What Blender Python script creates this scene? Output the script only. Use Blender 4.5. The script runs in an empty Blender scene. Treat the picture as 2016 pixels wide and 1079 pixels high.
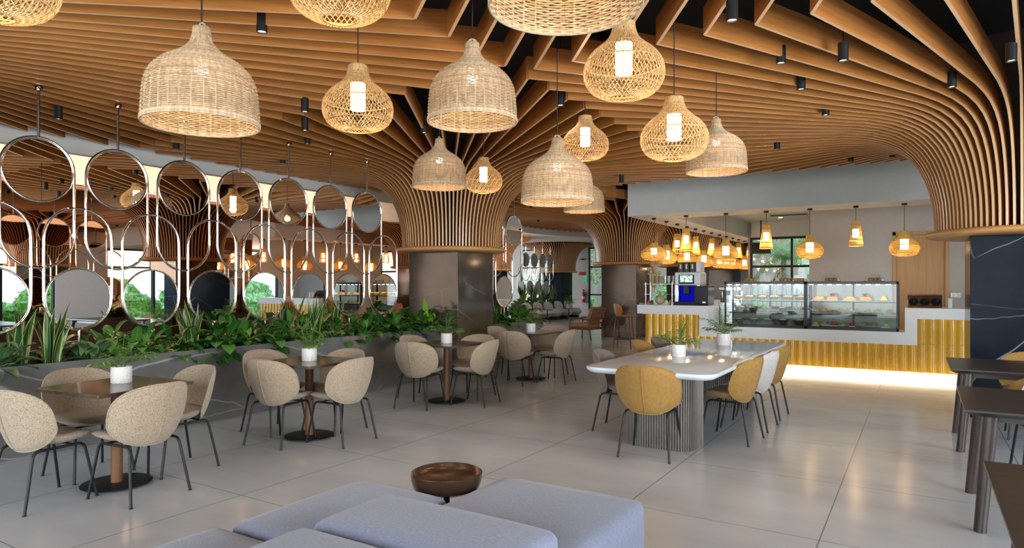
import bpy, math, random
from mathutils import Vector, Matrix
S = bpy.context.scene
COL = S.collection
PI = math.pi
rad = math.radians
# ------------------------------------------------------------------ camera, sky, exposure
# room frame: x runs across the room towards the bar's right end, y runs into the depth, z up; column beside the planter stands at 0,0
cam_d = bpy.data.cameras.new('camera'); cam = bpy.data.objects.new('camera', cam_d); COL.objects.link(cam)
cam.location = (6.989, -9.231, 1.5); cam.rotation_euler = (PI/2, 0, rad(31.878))
cam_d.lens = 1290/2016*36; cam_d.sensor_width = 36; cam_d.shift_y = (560-539.5)/2016; cam_d.clip_start = .05; cam_d.clip_end = 300
S.camera = cam
S.view_settings.view_transform = 'Standard'; S.view_settings.look = 'None'; S.view_settings.gamma = 1
S.view_settings.use_curve_mapping = False
S.view_settings.exposure = .30
S.cycles.max_bounces = 7; S.cycles.diffuse_bounces = 3; S.cycles.glossy_bounces = 4
S.cycles.transmission_bounces = 4; S.cycles.transparent_max_bounces = 10
SPOTW = 14
S.cycles.caustics_reflective = False; S.cycles.caustics_refractive = False
S.cycles.sample_clamp_indirect = 6.0
wd = bpy.data.worlds.new('world'); S.world = wd; wd.use_nodes = True
nt = wd.node_tree; bg = nt.nodes['Background']
tc = nt.nodes.new('ShaderNodeTexCoord'); sx = nt.nodes.new('ShaderNodeSeparateXYZ'); rp = nt.nodes.new('ShaderNodeValToRGB')
nt.links.new(tc.outputs['Generated'], sx.inputs[0]); nt.links.new(sx.outputs['Z'], rp.inputs[0]); nt.links.new(rp.outputs[0], bg.inputs[0])
rp.color_ramp.elements[0].position = 0.0; rp.color_ramp.elements[0].color = (.93, .97, 1, 1)
rp.color_ramp.elements[1].position = .6; rp.color_ramp.elements[1].color = (.55, .75, 1, 1)
bg.inputs[1].default_value = 2.4

def area(name, loc, rot, sx_, sy_, power, col, spread=None, portal=False):
    l = bpy.data.lights.new(name, 'AREA'); l.shape = 'RECTANGLE'; l.size = sx_; l.size_y = sy_; l.energy = power; l.color = col
    if spread: l.spread = spread
    if portal: l.cycles.is_portal = True
    o = bpy.data.objects.new(name, l); o.location = loc; o.rotation_euler = rot; COL.objects.link(o); return o
WARM = (1, .66, .36); COOL = (.90, .95, 1)
# daylight openings (right and rear windows; the side one is added fill); rotation so that the light faces into the room
DAY = 1.0
area('daylight_right_window', (12.35, -6.8, 1.75), (0, rad(90), 0), 3.0, 6.4, 700*DAY, COOL)
area('daylight_rear_window', (3.0, -12.8, 1.75), (rad(90), 0, 0), 13, 3.0, 520*DAY, COOL)
area('lounge_fill_light', (-15.6, 12.5, 1.75), (0, rad(-90), 0), 3.0, 9.0, 520*DAY, COOL)  # added area light that brightens the far lounge
# cove strip behind the fascia and the strip under the counter
area('cove_light', (-2.42, -3.2, 3.30), (0, rad(100), 0), .10, 10.5, 115, (1, .68, .46))
area('cove_light_far', (-4.25, 9.6, 3.26), (0, rad(100), rad(4)), .10, 7.0, 130, (1, .68, .46))
area('counter_strip', (5.0, 3.12, .085), (0, 0, 0), 5.6, .05, 40, (1, .80, .58))
area('counter_strip', (5.0, 2.98, .075), (rad(-22), 0, 0), 5.6, .03, 10, (1, .80, .58))

# ------------------------------------------------------------------ mesh helpers
class MB:
    def __init__(s): s.v = []; s.f = []; s.u = {}
    def add(s, vs, fs, uv=None):
        n = len(s.v); s.v += [tuple(v) for v in vs]; s.f += [tuple(i+n for i in f) for f in fs]
        if uv:
            for i, q in enumerate(uv): s.u[n+i] = q
        return s
    def box(s, cx, cy, cz, sx, sy, sz, rz=0):
        c, d = math.cos(rz), math.sin(rz); vs = []
        for z in (-.5, .5):
            for x, y in ((-.5, -.5), (.5, -.5), (.5, .5), (-.5, .5)):
                X, Y = x*sx, y*sy; vs.append((cx+X*c-Y*d, cy+X*d+Y*c, cz+z*sz))
        return s.add(vs, [(0, 3, 2, 1), (4, 5, 6, 7), (0, 1, 5, 4), (1, 2, 6, 5), (2, 3, 7, 6), (3, 0, 4, 7)])
    def b2(s, x0, x1, y0, y1, z0, z1): return s.box((x0+x1)/2, (y0+y1)/2, (z0+z1)/2, x1-x0, y1-y0, z1-z0)
    def tube(s, pts, r, n=8, closed=False, caps=True, up=None):
        pts = [Vector(p) for p in pts]; m = len(pts); vs = []; fs = []
        T = []
        for i in range(m):
            a = pts[(i-1) % m] if (closed or i) else pts[i]; b = pts[(i+1) % m] if (closed or i < m-1) else pts[i]
            t = (b-a); T.append(t.normalized() if t.length > 1e-9 else Vector((0, 0, 1)))
        N = up or Vector((0, 0, 1))
        if abs(N.dot(T[0])) > .9: N = Vector((1, 0, 0))
        N = (N-T[0]*N.dot(T[0])).normalized()
        for i in range(m):
            N = (N-T[i]*N.dot(T[i]))
            N = N.normalized() if N.length > 1e-6 else T[i].orthogonal().normalized()
            B = T[i].cross(N); rr = r[i] if isinstance(r, (list, tuple)) else r
            for k in range(n):
                a = 2*PI*k/n; vs.append(pts[i]+N*math.cos(a)*rr+B*math.sin(a)*rr)
        for i in range(m if closed else m-1):
            j = (i+1) % m
            for k in range(n): fs.append((i*n+k, i*n+(k+1) % n, j*n+(k+1) % n, j*n+k))
        if caps and not closed: fs += [tuple(range(n-1, -1, -1)), tuple((m-1)*n+k for k in range(n))]
        return s.add(vs, fs)
    def cyl(s, x, y, z0, z1, r, n=24, r2=None):
        return s.lathe([(r, z0), (r if r2 is None else r2, z1)], n, x, y, cap=True)
    def lathe(s, prof, n=32, cx=0, cy=0, cap=False, closed=False):
        vs = []; fs = []; m = len(prof)
        for r, z in prof:
            for k in range(n): a = 2*PI*k/n; vs.append((cx+r*math.cos(a), cy+r*math.sin(a), z))
        for i in range(m if closed else m-1):
            j = (i+1) % m
            for k in range(n): fs.append((i*n+k, i*n+(k+1) % n, j*n+(k+1) % n, j*n+k))
        if cap: fs += [tuple(range(n-1, -1, -1)), tuple((m-1)*n+k for k in range(n))]
        return s.add(vs, fs)
    def prism(s, poly, z0, z1):
        n = len(poly); vs = [(x, y, z0) for x, y in poly]+[(x, y, z1) for x, y in poly]
        fs = [tuple(range(n-1, -1, -1)), tuple(range(n, 2*n))]+[(i, (i+1) % n, n+(i+1) % n, n+i) for i in range(n)]
        return s.add(vs, fs)
    def sphere(s, c, r, n=12, m=8, sq=(1, 1, 1)):
        vs = [(c[0], c[1], c[2]-r*sq[2])]
        for i in range(1, m):
            t = -PI/2+PI*i/m
            for k in range(n):
                a = 2*PI*k/n; vs.append((c[0]+r*sq[0]*math.cos(t)*math.cos(a), c[1]+r*sq[1]*math.cos(t)*math.sin(a), c[2]+r*sq[2]*math.sin(t)))
        vs.append((c[0], c[1], c[2]+r*sq[2])); fs = []
        for k in range(n):
            fs.append((0, 1+(k+1) % n, 1+k)); L = 1+(m-2)*n; fs.append((L+k, L+(k+1) % n, len(vs)-1))
        for i in range(m-2):
            for k in range(n): fs.append((1+i*n+k, 1+i*n+(k+1) % n, 1+(i+1)*n+(k+1) % n, 1+(i+1)*n+k))
        return s.add(vs, fs)
    def grid(s, fn, nu, nv, closeu=False, uv=False):
        vs = []; fs = []; us = []
        for j in range(nv+1):
            for i in range(nu if closeu else nu+1): vs.append(fn(i/nu, j/nv)); us.append((i/nu, j/nv))
        w = nu if closeu else nu+1
        for j in range(nv):
            for i in range(nu):
                a = j*w+i; b = j*w+(i+1) % w if closeu else a+1
                fs.append((a, b, b+w, a+w))
        return s.add(vs, fs, us if uv else None)
    def build(s, name, mat, parent=None, bevel=0, smooth=True, ang=.7, seg=2, loc=None):
        me = bpy.data.meshes.new(name); me.from_pydata(s.v, [], s.f); me.update()
        if s.u:
            l = me.uv_layers.new(name='UVMap'); d = [0.0]*(2*len(me.loops))
            for i, lp in enumerate(me.loops):
                q = s.u.get(lp.vertex_index, (0, 0)); d[2*i] = q[0]; d[2*i+1] = q[1]
            l.data.foreach_set('uv', d)
        if smooth:
            me.polygons.foreach_set('use_smooth', [True]*len(me.polygons))
            me.set_sharp_from_angle(angle=ang)
        me.materials.append(mat)
        o = bpy.data.objects.new(name, me); COL.objects.link(o)
        if parent: o.parent = parent
        if loc: o.location = loc
        if bevel:
            b = o.modifiers.new('bevel', 'BEVEL'); b.width = bevel; b.segments = seg; b.limit_method = 'ANGLE'; b.angle_limit = .6
            b.harden_normals = False
        return o

def empty(name, loc=(0, 0, 0), rz=0, sc=1):
    o = bpy.data.objects.new(name, None); o.empty_display_size = .1; o.location = loc; o.rotation_euler = (0, 0, rz); o.scale = (sc, sc, sc); COL.objects.link(o); return o
def tag(o, label=None, cat=None, group=None, kind=None):
    if label: o['label'] = label
    if cat: o['category'] = cat
    if group: o['group'] = group
    if kind: o['kind'] = kind
    return o
KIDS = {}
def kids(o): return list(o.children)
def dup(o, loc=None, rz=None, sc=None, label=None, group=None, par=None):
    c = o.copy(); COL.objects.link(c)
    if par: c.parent = par
    if loc is not None: c.location = loc
    if rz is not None: c.rotation_euler = (0, 0, rz)
    if sc is not None: c.scale = (sc, sc, sc) if not isinstance(sc, tuple) else sc
    if label: c['label'] = label
    if group: c['group'] = group
    for k in kids(o): dup(k, par=c)
    return c
ORD = ['first', 'second', 'third', 'fourth', 'fifth', 'sixth', 'seventh', 'eighth', 'ninth', 'tenth', 'eleventh', 'twelfth', 'thirteenth', 'fourteenth']

# ------------------------------------------------------------------ materials
def new_mat(name):
    m = bpy.data.materials.new(name); m.use_nodes = True; return m, m.node_tree, m.node_tree.nodes['Principled BSDF']
def N(nt, kind, **kw):
    n = nt.nodes.new('ShaderNode'+kind)
    for k, v in kw.items():
        if k in n.inputs: n.inputs[k].default_value = v
        else: setattr(n, k, v)
    return n
def ramp(nt, stops, fac=None, interp=None):
    r = nt.nodes.new('ShaderNodeValToRGB'); cr = r.color_ramp
    if interp: cr.interpolation = interp
    while len(cr.elements) < len(stops): cr.elements.new(.5)
    for e, (p, c) in zip(cr.elements, stops):
        e.position = p; e.color = (*c, 1) if isinstance(c, tuple) else (c, c, c, 1)
    if fac is not None: nt.links.new(fac, r.inputs[0])
    return r
def coords(nt, kind='Object', scale=(1, 1, 1), rot=(0, 0, 0)):
    t = nt.nodes.new('ShaderNodeTexCoord'); m = nt.nodes.new('ShaderNodeMapping'); m.inputs['Scale'].default_value = scale; m.inputs['Rotation'].default_value = rot
    nt.links.new(t.outputs[kind], m.inputs[0]); return m.outputs[0]
def bump(nt, b, h, strength=.3, dist=.01):
    n = nt.nodes.new('ShaderNodeBump'); n.inputs['Strength'].default_value = strength; n.inputs['Distance'].default_value = dist
    nt.links.new(h, n.inputs['Height']); nt.links.new(n.outputs[0], b.inputs['Normal'])
def plain(name, col, rough=.5, metal=0, noise=.06, nscale=8, coat=0, spec=.5, emit=None, es=0, sub=0):
    m, nt, b = new_mat(name); c = coords(nt)
    nz = N(nt, 'TexNoise', Scale=nscale, Detail=4.0); nt.links.new(c, nz.inputs['Vector'])
    lo = tuple(max(0, x*(1-noise*2)) for x in col); hi = tuple(min(1, x*(1+noise*2)) for x in col)
    r = ramp(nt, [(.3, lo), (.7, hi)], nz.outputs['Fac']); nt.links.new(r.outputs[0], b.inputs['Base Color'])
    b.inputs['Roughness'].default_value = rough; b.inputs['Metallic'].default_value = metal; b.inputs['Coat Weight'].default_value = coat
    b.inputs['Specular IOR Level'].default_value = spec
    if emit: b.inputs['Emission Color'].default_value = (*emit, 1); b.inputs['Emission Strength'].default_value = es
    return m
def marble(name, base, vein, scale=1.0, rough=.12, rot=(.3, .2, .5), amount=.5):
    m, nt, b = new_mat(name); c = coords(nt, 'Object', (scale, scale, scale), rot); b.inputs['Specular IOR Level'].default_value = .04 if name.startswith('dark') else .32
    n1 = N(nt, 'TexNoise', Scale=2.2, Detail=8.0, Roughness=.6); nt.links.new(c, n1.inputs['Vector'])
    r1 = ramp(nt, [(.3, tuple(x*.72 for x in base)), (.7, tuple(x*1.25 for x in base))], n1.outputs['Fac'])
    dist = N(nt, 'TexNoise', Scale=1.3, Detail=3.0); nt.links.new(c, dist.inputs['Vector'])
    mx = N(nt, 'MixRGB', Fac=.16); nt.links.new(c, mx.inputs[1]); nt.links.new(dist.outputs['Color'], mx.inputs[2])
    vo = N(nt, 'TexVoronoi', feature='DISTANCE_TO_EDGE', Scale=1.15); nt.links.new(mx.outputs[0], vo.inputs['Vector'])
    mp = nt.nodes.new('ShaderNodeMapping'); mp.inputs['Scale'].default_value = (1, .35, 1.6); nt.links.new(mx.outputs[0], mp.inputs[0]); nt.links.new(mp.outputs[0], vo.inputs['Vector'])
    n2 = N(nt, 'TexNoise', Scale=1.1, Detail=2.0); nt.links.new(c, n2.inputs['Vector'])
    rv = ramp(nt, [(0, 1.0), (.0025, .45), (.007, 0.0)], vo.outputs['Distance'])
    rm = ramp(nt, [(.42, 0.0), (.6, amount)], n2.outputs['Fac'])
    mu = N(nt, 'Math', operation='MULTIPLY'); nt.links.new(rv.outputs[0], mu.inputs[0]); nt.links.new(rm.outputs[0], mu.inputs[1])
    m2 = nt.nodes.new('ShaderNodeMixRGB'); nt.links.new(mu.outputs[0], m2.inputs[0]); nt.links.new(r1.outputs[0], m2.inputs[1]); m2.inputs[2].default_value = (*vein, 1)
    nt.links.new(m2.outputs[0], b.inputs['Base Color']); b.inputs['Roughness'].default_value = rough
    return m
def wood(name, lo, hi, scale=(1.2, 26, 26), kind='Object', rough=.42, island=0.0, spec=.4):
    m, nt, b = new_mat(name); c = coords(nt, kind, scale)
    nz = N(nt, 'TexNoise', Scale=1.0, Detail=6.0, Roughness=.62); nt.links.new(c, nz.inputs['Vector'])
    r = ramp(nt, [(.32, lo), (.68, hi)], nz.outputs['Fac']); out = r.outputs[0]
    if island:
        g = nt.nodes.new('ShaderNodeNewGeometry'); hs = nt.nodes.new('ShaderNodeHueSaturation')
        mr = N(nt, 'MapRange'); mr.inputs['To Min'].default_value = 1-island; mr.inputs['To Max'].default_value = 1+island
        nt.links.new(g.outputs['Random Per Island'], mr.inputs['Value']); nt.links.new(mr.outputs[0], hs.inputs['Value']); nt.links.new(out, hs.inputs['Color']); out = hs.outputs[0]
    nt.links.new(out, b.inputs['Base Color']); b.inputs['Roughness'].default_value = rough; b.inputs['Specular IOR Level'].default_value = spec
    bump(nt, b, nz.outputs['Fac'], .12, .002); return m
def fabric(name, cols, scale=220, bumps=.5, rough=.95, sheen=.25):
    m, nt, b = new_mat(name); c = coords(nt)
    v = N(nt, 'TexVoronoi', Scale=scale); nt.links.new(c, v.inputs['Vector'])
    n2 = N(nt, 'TexNoise', Scale=scale*.55, Detail=3.0); nt.links.new(c, n2.inputs['Vector'])
    st = [(i/(len(cols)-1)*.6+.2, q) for i, q in enumerate(cols)]
    r = ramp(nt, st, n2.outputs['Fac']); nt.links.new(r.outputs[0], b.inputs['Base Color'])
    b.inputs['Roughness'].default_value = rough; b.inputs['Sheen Weight'].default_value = sheen; b.inputs['Specular IOR Level'].default_value = .2
    bump(nt, b, v.outputs['Distance'], bumps, .004); return m
def leafmat(name, c1, c2, edge=None, rough=.38, trans=.25):
    m, nt, b = new_mat(name); t = nt.nodes.new('ShaderNodeTexCoord'); s = nt.nodes.new('ShaderNodeSeparateXYZ'); nt.links.new(t.outputs['UV'], s.inputs[0])
    g = nt.nodes.new('ShaderNodeNewGeometry'); nz = N(nt, 'TexNoise', Scale=14.0, Detail=2.0); nt.links.new(coords(nt), nz.inputs['Vector'])
    r = ramp(nt, [(.2, c1), (.8, c2)], g.outputs['Random Per Island']); out = r.outputs[0]
    ab = N(nt, 'Math', operation='SUBTRACT'); nt.links.new(s.outputs['X'], ab.inputs[0]); ab.inputs[1].default_value = .5
    a2 = N(nt, 'Math', operation='ABSOLUTE'); nt.links.new(ab.outputs[0], a2.inputs[0])
    if edge:
        e = ramp(nt, [(.34, 0.0), (.40, 1.0)], a2.outputs[0]); fac = e.outputs[0]; ec = edge
    else:
        e = ramp(nt, [(0, .55), (.035, .0)], a2.outputs[0]); fac = e.outputs[0]; ec = tuple(min(1, x*2.2+.03) for x in c2)
    mx = nt.nodes.new('ShaderNodeMixRGB'); nt.links.new(fac, mx.inputs[0]); nt.links.new(out, mx.inputs[1]); mx.inputs[2].default_value = (*ec, 1)
    nt.links.new(mx.outputs[0], b.inputs['Base Color']); b.inputs['Roughness'].default_value = rough
    tr = nt.nodes.new('ShaderNodeBsdfTranslucent'); nt.links.new(mx.outputs[0], tr.inputs[0]); ms = nt.nodes.new('ShaderNodeMixShader'); ms.inputs[0].default_value = trans
    o = nt.nodes['Material Output']; nt.links.new(b.outputs[0], ms.inputs[1]); nt.links.new(tr.outputs[0], ms.inputs[2]); nt.links.new(ms.outputs[0], o.inputs[0]); return m
def emis(name, col, s):
    m = bpy.data.materials.new(name); m.use_nodes = True; nt = m.node_tree; nt.nodes.clear()
    e = nt.nodes.new('ShaderNodeEmission'); e.inputs[0].default_value = (*col, 1); e.inputs[1].default_value = s; o = nt.nodes.new('ShaderNodeOutputMaterial'); nt.links.new(e.outputs[0], o.inputs[0]); return m
def glass(name, tint=(.95, .98, 1), gloss=.10, rough=.02):
    m = bpy.data.materials.new(name); m.use_nodes = True; nt = m.node_tree; nt.nodes.clear()
    t = nt.nodes.new('ShaderNodeBsdfTransparent'); t.inputs[0].default_value = (*tint, 1); g = nt.nodes.new('ShaderNodeBsdfGlossy'); g.inputs['Roughness'].default_value = rough
    f = nt.nodes.new('ShaderNodeLayerWeight'); f.inputs[0].default_value = .25; mr = N(nt, 'MapRange'); mr.inputs['To Min'].default_value = gloss*.4; mr.inputs['To Max'].default_value = min(1, gloss*3)
    nt.links.new(f.outputs['Fresnel'], mr.inputs['Value'])
    mx = nt.nodes.new('ShaderNodeMixShader'); nt.links.new(mr.outputs[0], mx.inputs[0]); nt.links.new(t.outputs[0], mx.inputs[1]); nt.links.new(g.outputs[0], mx.inputs[2])
    o = nt.nodes.new('ShaderNodeOutputMaterial'); nt.links.new(mx.outputs[0], o.inputs[0]); return m
M = {}
def paint_lit_underside(m):
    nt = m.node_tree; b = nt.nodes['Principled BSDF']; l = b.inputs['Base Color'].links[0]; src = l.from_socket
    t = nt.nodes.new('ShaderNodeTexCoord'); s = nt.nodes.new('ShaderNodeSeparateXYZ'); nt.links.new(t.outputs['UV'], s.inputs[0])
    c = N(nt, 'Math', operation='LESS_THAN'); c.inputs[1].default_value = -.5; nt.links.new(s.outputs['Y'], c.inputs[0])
    mx = nt.nodes.new('ShaderNodeMixRGB'); nt.links.new(c.outputs[0], mx.inputs[0]); nt.links.new(src, mx.inputs[1]); mx.inputs[2].default_value = (.78, .50, .29, 1); nt.links.new(mx.outputs[0], b.inputs['Base Color'])  # floor light on the board undersides, painted in as a paler colour
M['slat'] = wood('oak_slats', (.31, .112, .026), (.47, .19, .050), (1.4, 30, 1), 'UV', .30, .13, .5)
paint_lit_underside(M['slat'])
M['ring'] = wood('oak_ring', (.50, .24, .075), (.66, .35, .13), (2, 2, 30))
M['core'] = plain('dark_core', (.035, .018, .010), .9)
M['void'] = plain('black_ceiling', (.012, .013, .016), .9)
M['marble'] = marble('grey_brown_marble', (.070, .058, .046), (.62, .58, .52), .9, .10)
M['navy'] = marble('dark_blue_marble', (.012, .016, .024), (.45, .50, .60), 1.1, .16, (.6, .3, 1.1), .6)
M['plantermarble'] = marble('grey_marble', (.135, .135, .132), (.68, .68, .68), .8, .13, (.05, .1, .1), .45)
M['white'] = plain('white_paint', (.80, .78, .76), .7, noise=.01)
M['plaster'] = plain('warm_plaster', (.80, .74, .68), .8, noise=.02)
M['grey'] = plain('grey_paint', (.50, .47, .45), .7, noise=.015)
M['corian'] = plain('white_counter', (.80, .82, .84), .22, noise=.01)
M['tabletop'] = plain('pale_grey_quartz', (.55, .60, .66), .10, noise=.02, nscale=60)
M['black'] = plain('black_metal', (.008, .009, .010), .42, spec=.35)
M['blackgloss'] = plain('black_gloss', (.012, .012, .014), .2, spec=.25)
M['chrome'] = plain('polished_steel', (.82, .80, .78), .05, 1, noise=.01)
M['gold'] = plain('warm_steel', (.82, .66, .46), .12, 1, noise=.01)
M['mirror'] = plain('mirror_glass', (.90, .91, .92), .005, 1, noise=0)
M['bronze'] = plain('bronze_mirror', (.82, .54, .40), .012, 1, noise=0)
M['boucle'] = fabric('beige_boucle', [(.09, .052, .028), (.32, .24, .16), (.50, .40, .29), (.18, .11, .06)], 270, .8)
M['mustard'] = fabric('mustard_velvet', [(.25, .135, .034), (.30, .17, .045), (.35, .20, .060)], 60, .08, .85, .15)
M['taupe'] = fabric('taupe_velvet', [(.13, .10, .085), (.17, .13, .115), (.21, .17, .15)], 60, .08, .85, .15)
M['greyfab'] = fabric('grey_weave', [(.30, .28, .27), (.48, .46, .45), (.62, .60, .58)], 190, .4)
M['lilac'] = fabric('lilac_grey_velvet', [(.30, .28, .36), (.36, .34, .43), (.42, .40, .50)], 60, .08, .85, .5)
M['plum'] = fabric('dark_plum_velvet', [(.035, .026, .036), (.05, .036, .05), (.065, .05, .065)], 60, .08)
M['sofa'] = fabric('blue_grey_upholstery', [(.145, .165, .235), (.18, .205, .285), (.22, .245, .33)], 170, .25)
M['lounge'] = fabric('pale_grey_upholstery', [(.40, .42, .47), (.48, .50, .55), (.55, .57, .62)], 120, .25)
M['tan'] = fabric('tan_leather', [(.36, .19, .09), (.42, .23, .11), (.46, .26, .13)], 40, .1, .5, 0)
M['walnut'] = wood('walnut', (.13, .055, .025), (.22, .10, .048), (14, 14, 1.4))
M['darkwood'] = wood('dark_stained_wood', (.022, .016, .014), (.046, .034, .028), (1.5, 22, 22), rough=.30)
M['darktop'] = wood('brown_laminate', (.060, .042, .030), (.115, .080, .055), (22, 1.5, 22), rough=.22)
M['legwood'] = wood('dark_leg_wood', (.028, .019, .017), (.058, .040, .036), (16, 16, 1.2), rough=.35)
M['oak'] = wood('oak_veneer', (.50, .27, .11), (.60, .35, .16), (22, 1, 1.3))
M['flute'] = plain('bronze_grey_fluting', (.13, .115, .10), .35, .3, noise=.05)
M['tile'] = plain('mustard_glazed_tile', (.72, .40, .03), .12, noise=.035, nscale=5, coat=.5)
M['grout'] = plain('pale_grout', (.70, .55, .28), .6)
M['rattan'] = wood('natural_rattan', (.38, .265, .155), (.66, .52, .36), (40, 40, 6), rough=.6, island=.2)
M['rattan2'] = wood('golden_rattan', (.44, .27, .11), (.66, .45, .22), (30, 30, 10), rough=.6, island=.2)
M['rattan3'] = wood('amber_rattan', (.62, .38, .07), (.80, .55, .15), (30, 30, 10), rough=.6, island=.2)
M['diff'] = emis('lamp_diffuser', (1, .80, .52), 5.0)
M['bulb'] = emis('lamp_bulb', (1, .80, .55), 22.0)
M['spot'] = emis('downlight_lens', (1, .72, .42), 7.0)
M['strip'] = emis('strip_lens', (1, .74, .50), 6.0)
M['cord'] = plain('black_cord', (.01, .01, .01), .6)
M['potwhite'] = plain('speckled_pot', (.72, .68, .66), .55, noise=.12, nscale=120)
M['soil'] = plain('soil', (.05, .03, .02), .95, noise=.4, nscale=60)
M['palm'] = leafmat('palm_leaf', (.09, .22, .035), (.26, .44, .09), rough=.5)
M['lily'] = leafmat('lily_leaf', (.020, .105, .016), (.11, .30, .045), rough=.26, trans=.15)
M['lime'] = leafmat('lime_leaf', (.12, .30, .03), (.28, .50, .06), rough=.3)
M['varieg'] = leafmat('silver_leaf', (.06, .18, .06), (.24, .36, .15), rough=.34)
M['snake'] = leafmat('snake_leaf', (.015, .075, .022), (.05, .14, .045), (.50, .52, .12), rough=.3, trans=.1)
M['stem'] = plain('green_stem', (.12, .22, .05), .5)
M['glass'] = glass('window_glass', (.93, .98, .98), .08)
M['cglass'] = glass('clear_glass', (.95, .98, .98), .05)
M['shelfglass'] = glass('shelf_glass', (.70, .90, .86), .18)
M['amber'] = plain('amber_glass', (.85, .40, .03), .1, coat=.5)
M['cream'] = plain('cream', (.80, .70, .50), .6, noise=.1, nscale=40)
M['bread'] = plain('baked_crust', (.62, .34, .10), .6, noise=.2, nscale=50)
M['yellowfood'] = plain('yellow_filling', (.80, .50, .06), .5, noise=.2, nscale=60)
M['redfood'] = plain('red_glaze', (.55, .05, .03), .3, noise=.2, nscale=60)
M['choc'] = plain('chocolate', (.035, .018, .012), .35)
M['greenfood'] = plain('lime_glaze', (.35, .60, .04), .3)
M['china'] = plain('white_china', (.80, .79, .77), .2, noise=.01)
M['stoneware'] = plain('dark_stoneware', (.06, .055, .05), .5, noise=.3, nscale=70)
M['marbled'] = plain('marbled_bowl', (.62, .57, .50), .4, noise=.25, nscale=25)
M['steel'] = plain('brushed_steel', (.55, .55, .56), .25, 1, noise=.05)
M['paper'] = plain('kraft_paper', (.46, .33, .20), .8, noise=.06)
M['screen'] = emis('screen_glow', (.25, .55, .40), 1.0)
M['blueled'] = emis('blue_led', (.010, .012, .8), .35)
M['red'] = plain('red_enamel', (.55, .02, .02), .3)
M['greensign'] = emis('green_sign_panel', (.05, .45, .18), .7)
M['dried'] = plain('dried_flower', (.62, .42, .26), .8, noise=.2, nscale=40)
M['orange'] = plain('orange_petals', (.65, .28, .03), .6, noise=.2, nscale=40)
M['hedge'] = plain('hedge_leaves', (.15, .27, .05), .8, noise=.45, nscale=9)
M['hedge2'] = plain('pale_garden_leaves', (.26, .44, .16), .8, noise=.4, nscale=7)
M['lawn'] = plain('lawn', (.18, .34, .08), .9, noise=.25, nscale=6)
M['bark'] = plain('bark', (.34, .28, .22), .9, noise=.3, nscale=20)
M['pave'] = plain('garden_paving', (.60, .60, .58), .8, noise=.05)
M['clad'] = wood('pinkish_cladding', (.30, .20, .17), (.45, .33, .28), (9, 9, .4))
def floor_mat():
    m, nt, b = new_mat('concrete_tile'); c = coords(nt, 'Object')
    n1 = N(nt, 'TexNoise', Scale=.9, Detail=3.0, Roughness=.5); mp = nt.nodes.new('ShaderNodeMapping'); mp.inputs['Scale'].default_value = (1, 2.2, 1); nt.links.new(c, mp.inputs[0]); nt.links.new(mp.outputs[0], n1.inputs['Vector'])
    r = ramp(nt, [(.2, (.38, .405, .435)), (.8, (.53, .565, .60))], n1.outputs['Fac'])
    s = nt.nodes.new('ShaderNodeSeparateXYZ'); nt.links.new(c, s.inputs[0])
    def seam(out, off, pitch, w):
        a = N(nt, 'Math', operation='ADD'); a.inputs[1].default_value = off+200*pitch; nt.links.new(out, a.inputs[0])
        d = N(nt, 'Math', operation='DIVIDE'); d.inputs[1].default_value = pitch; nt.links.new(a.outputs[0], d.inputs[0])
        f = N(nt, 'Math', operation='FRACT'); nt.links.new(d.outputs[0], f.inputs[0])
        q = N(nt, 'Math', operation='SUBTRACT'); q.inputs[1].default_value = .5; nt.links.new(f.outputs[0], q.inputs[0])
        ab = N(nt, 'Math', operation='ABSOLUTE'); nt.links.new(q.outputs[0], ab.inputs[0])
        g = N(nt, 'Math', operation='GREATER_THAN'); g.inputs[1].default_value = .5-w/pitch/2; nt.links.new(ab.outputs[0], g.inputs[0]); return g.outputs[0]
    g1 = seam(s.outputs['X'], -6.49, 1.2, .007); g2 = seam(s.outputs['Y'], 5.02, 1.27, .006)
    mm = N(nt, 'Math', operation='MAXIMUM'); nt.links.new(g1, mm.inputs[0]); nt.links.new(g2, mm.inputs[1])
    sc = N(nt, 'Math', operation='MULTIPLY'); sc.inputs[1].default_value = .75; nt.links.new(mm.outputs[0], sc.inputs[0])
    mx = nt.nodes.new('ShaderNodeMixRGB'); nt.links.new(sc.outputs[0], mx.inputs[0]); nt.links.new(r.outputs[0], mx.inputs[1]); mx.inputs[2].default_value = (.06, .06, .06, 1)
    nt.links.new(mx.outputs[0], b.inputs['Base Color'])
    b.inputs['Roughness'].default_value = .19; return m
M['floor'] = floor_mat()
# ------------------------------------------------------------------ structure
def st(o): o['kind'] = 'structure'; return o
st(MB().b2(-16, 12.7, -13.2, 12.2, -.1, 0).prism([(-16, 12.2), (2.5, 12.2), (.85, 20.2), (-16, 20.2)], -.1, 0).build('floor', M['floor'], smooth=False))
st(MB().b2(-16, 12.7, -13.2, 12.2, 4.15, 4.3).prism([(-16, 12.2), (2.5, 12.2), (.85, 20.2), (-16, 20.2)], 4.15, 4.3).build('ceiling', M['void'], smooth=False))
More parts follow.
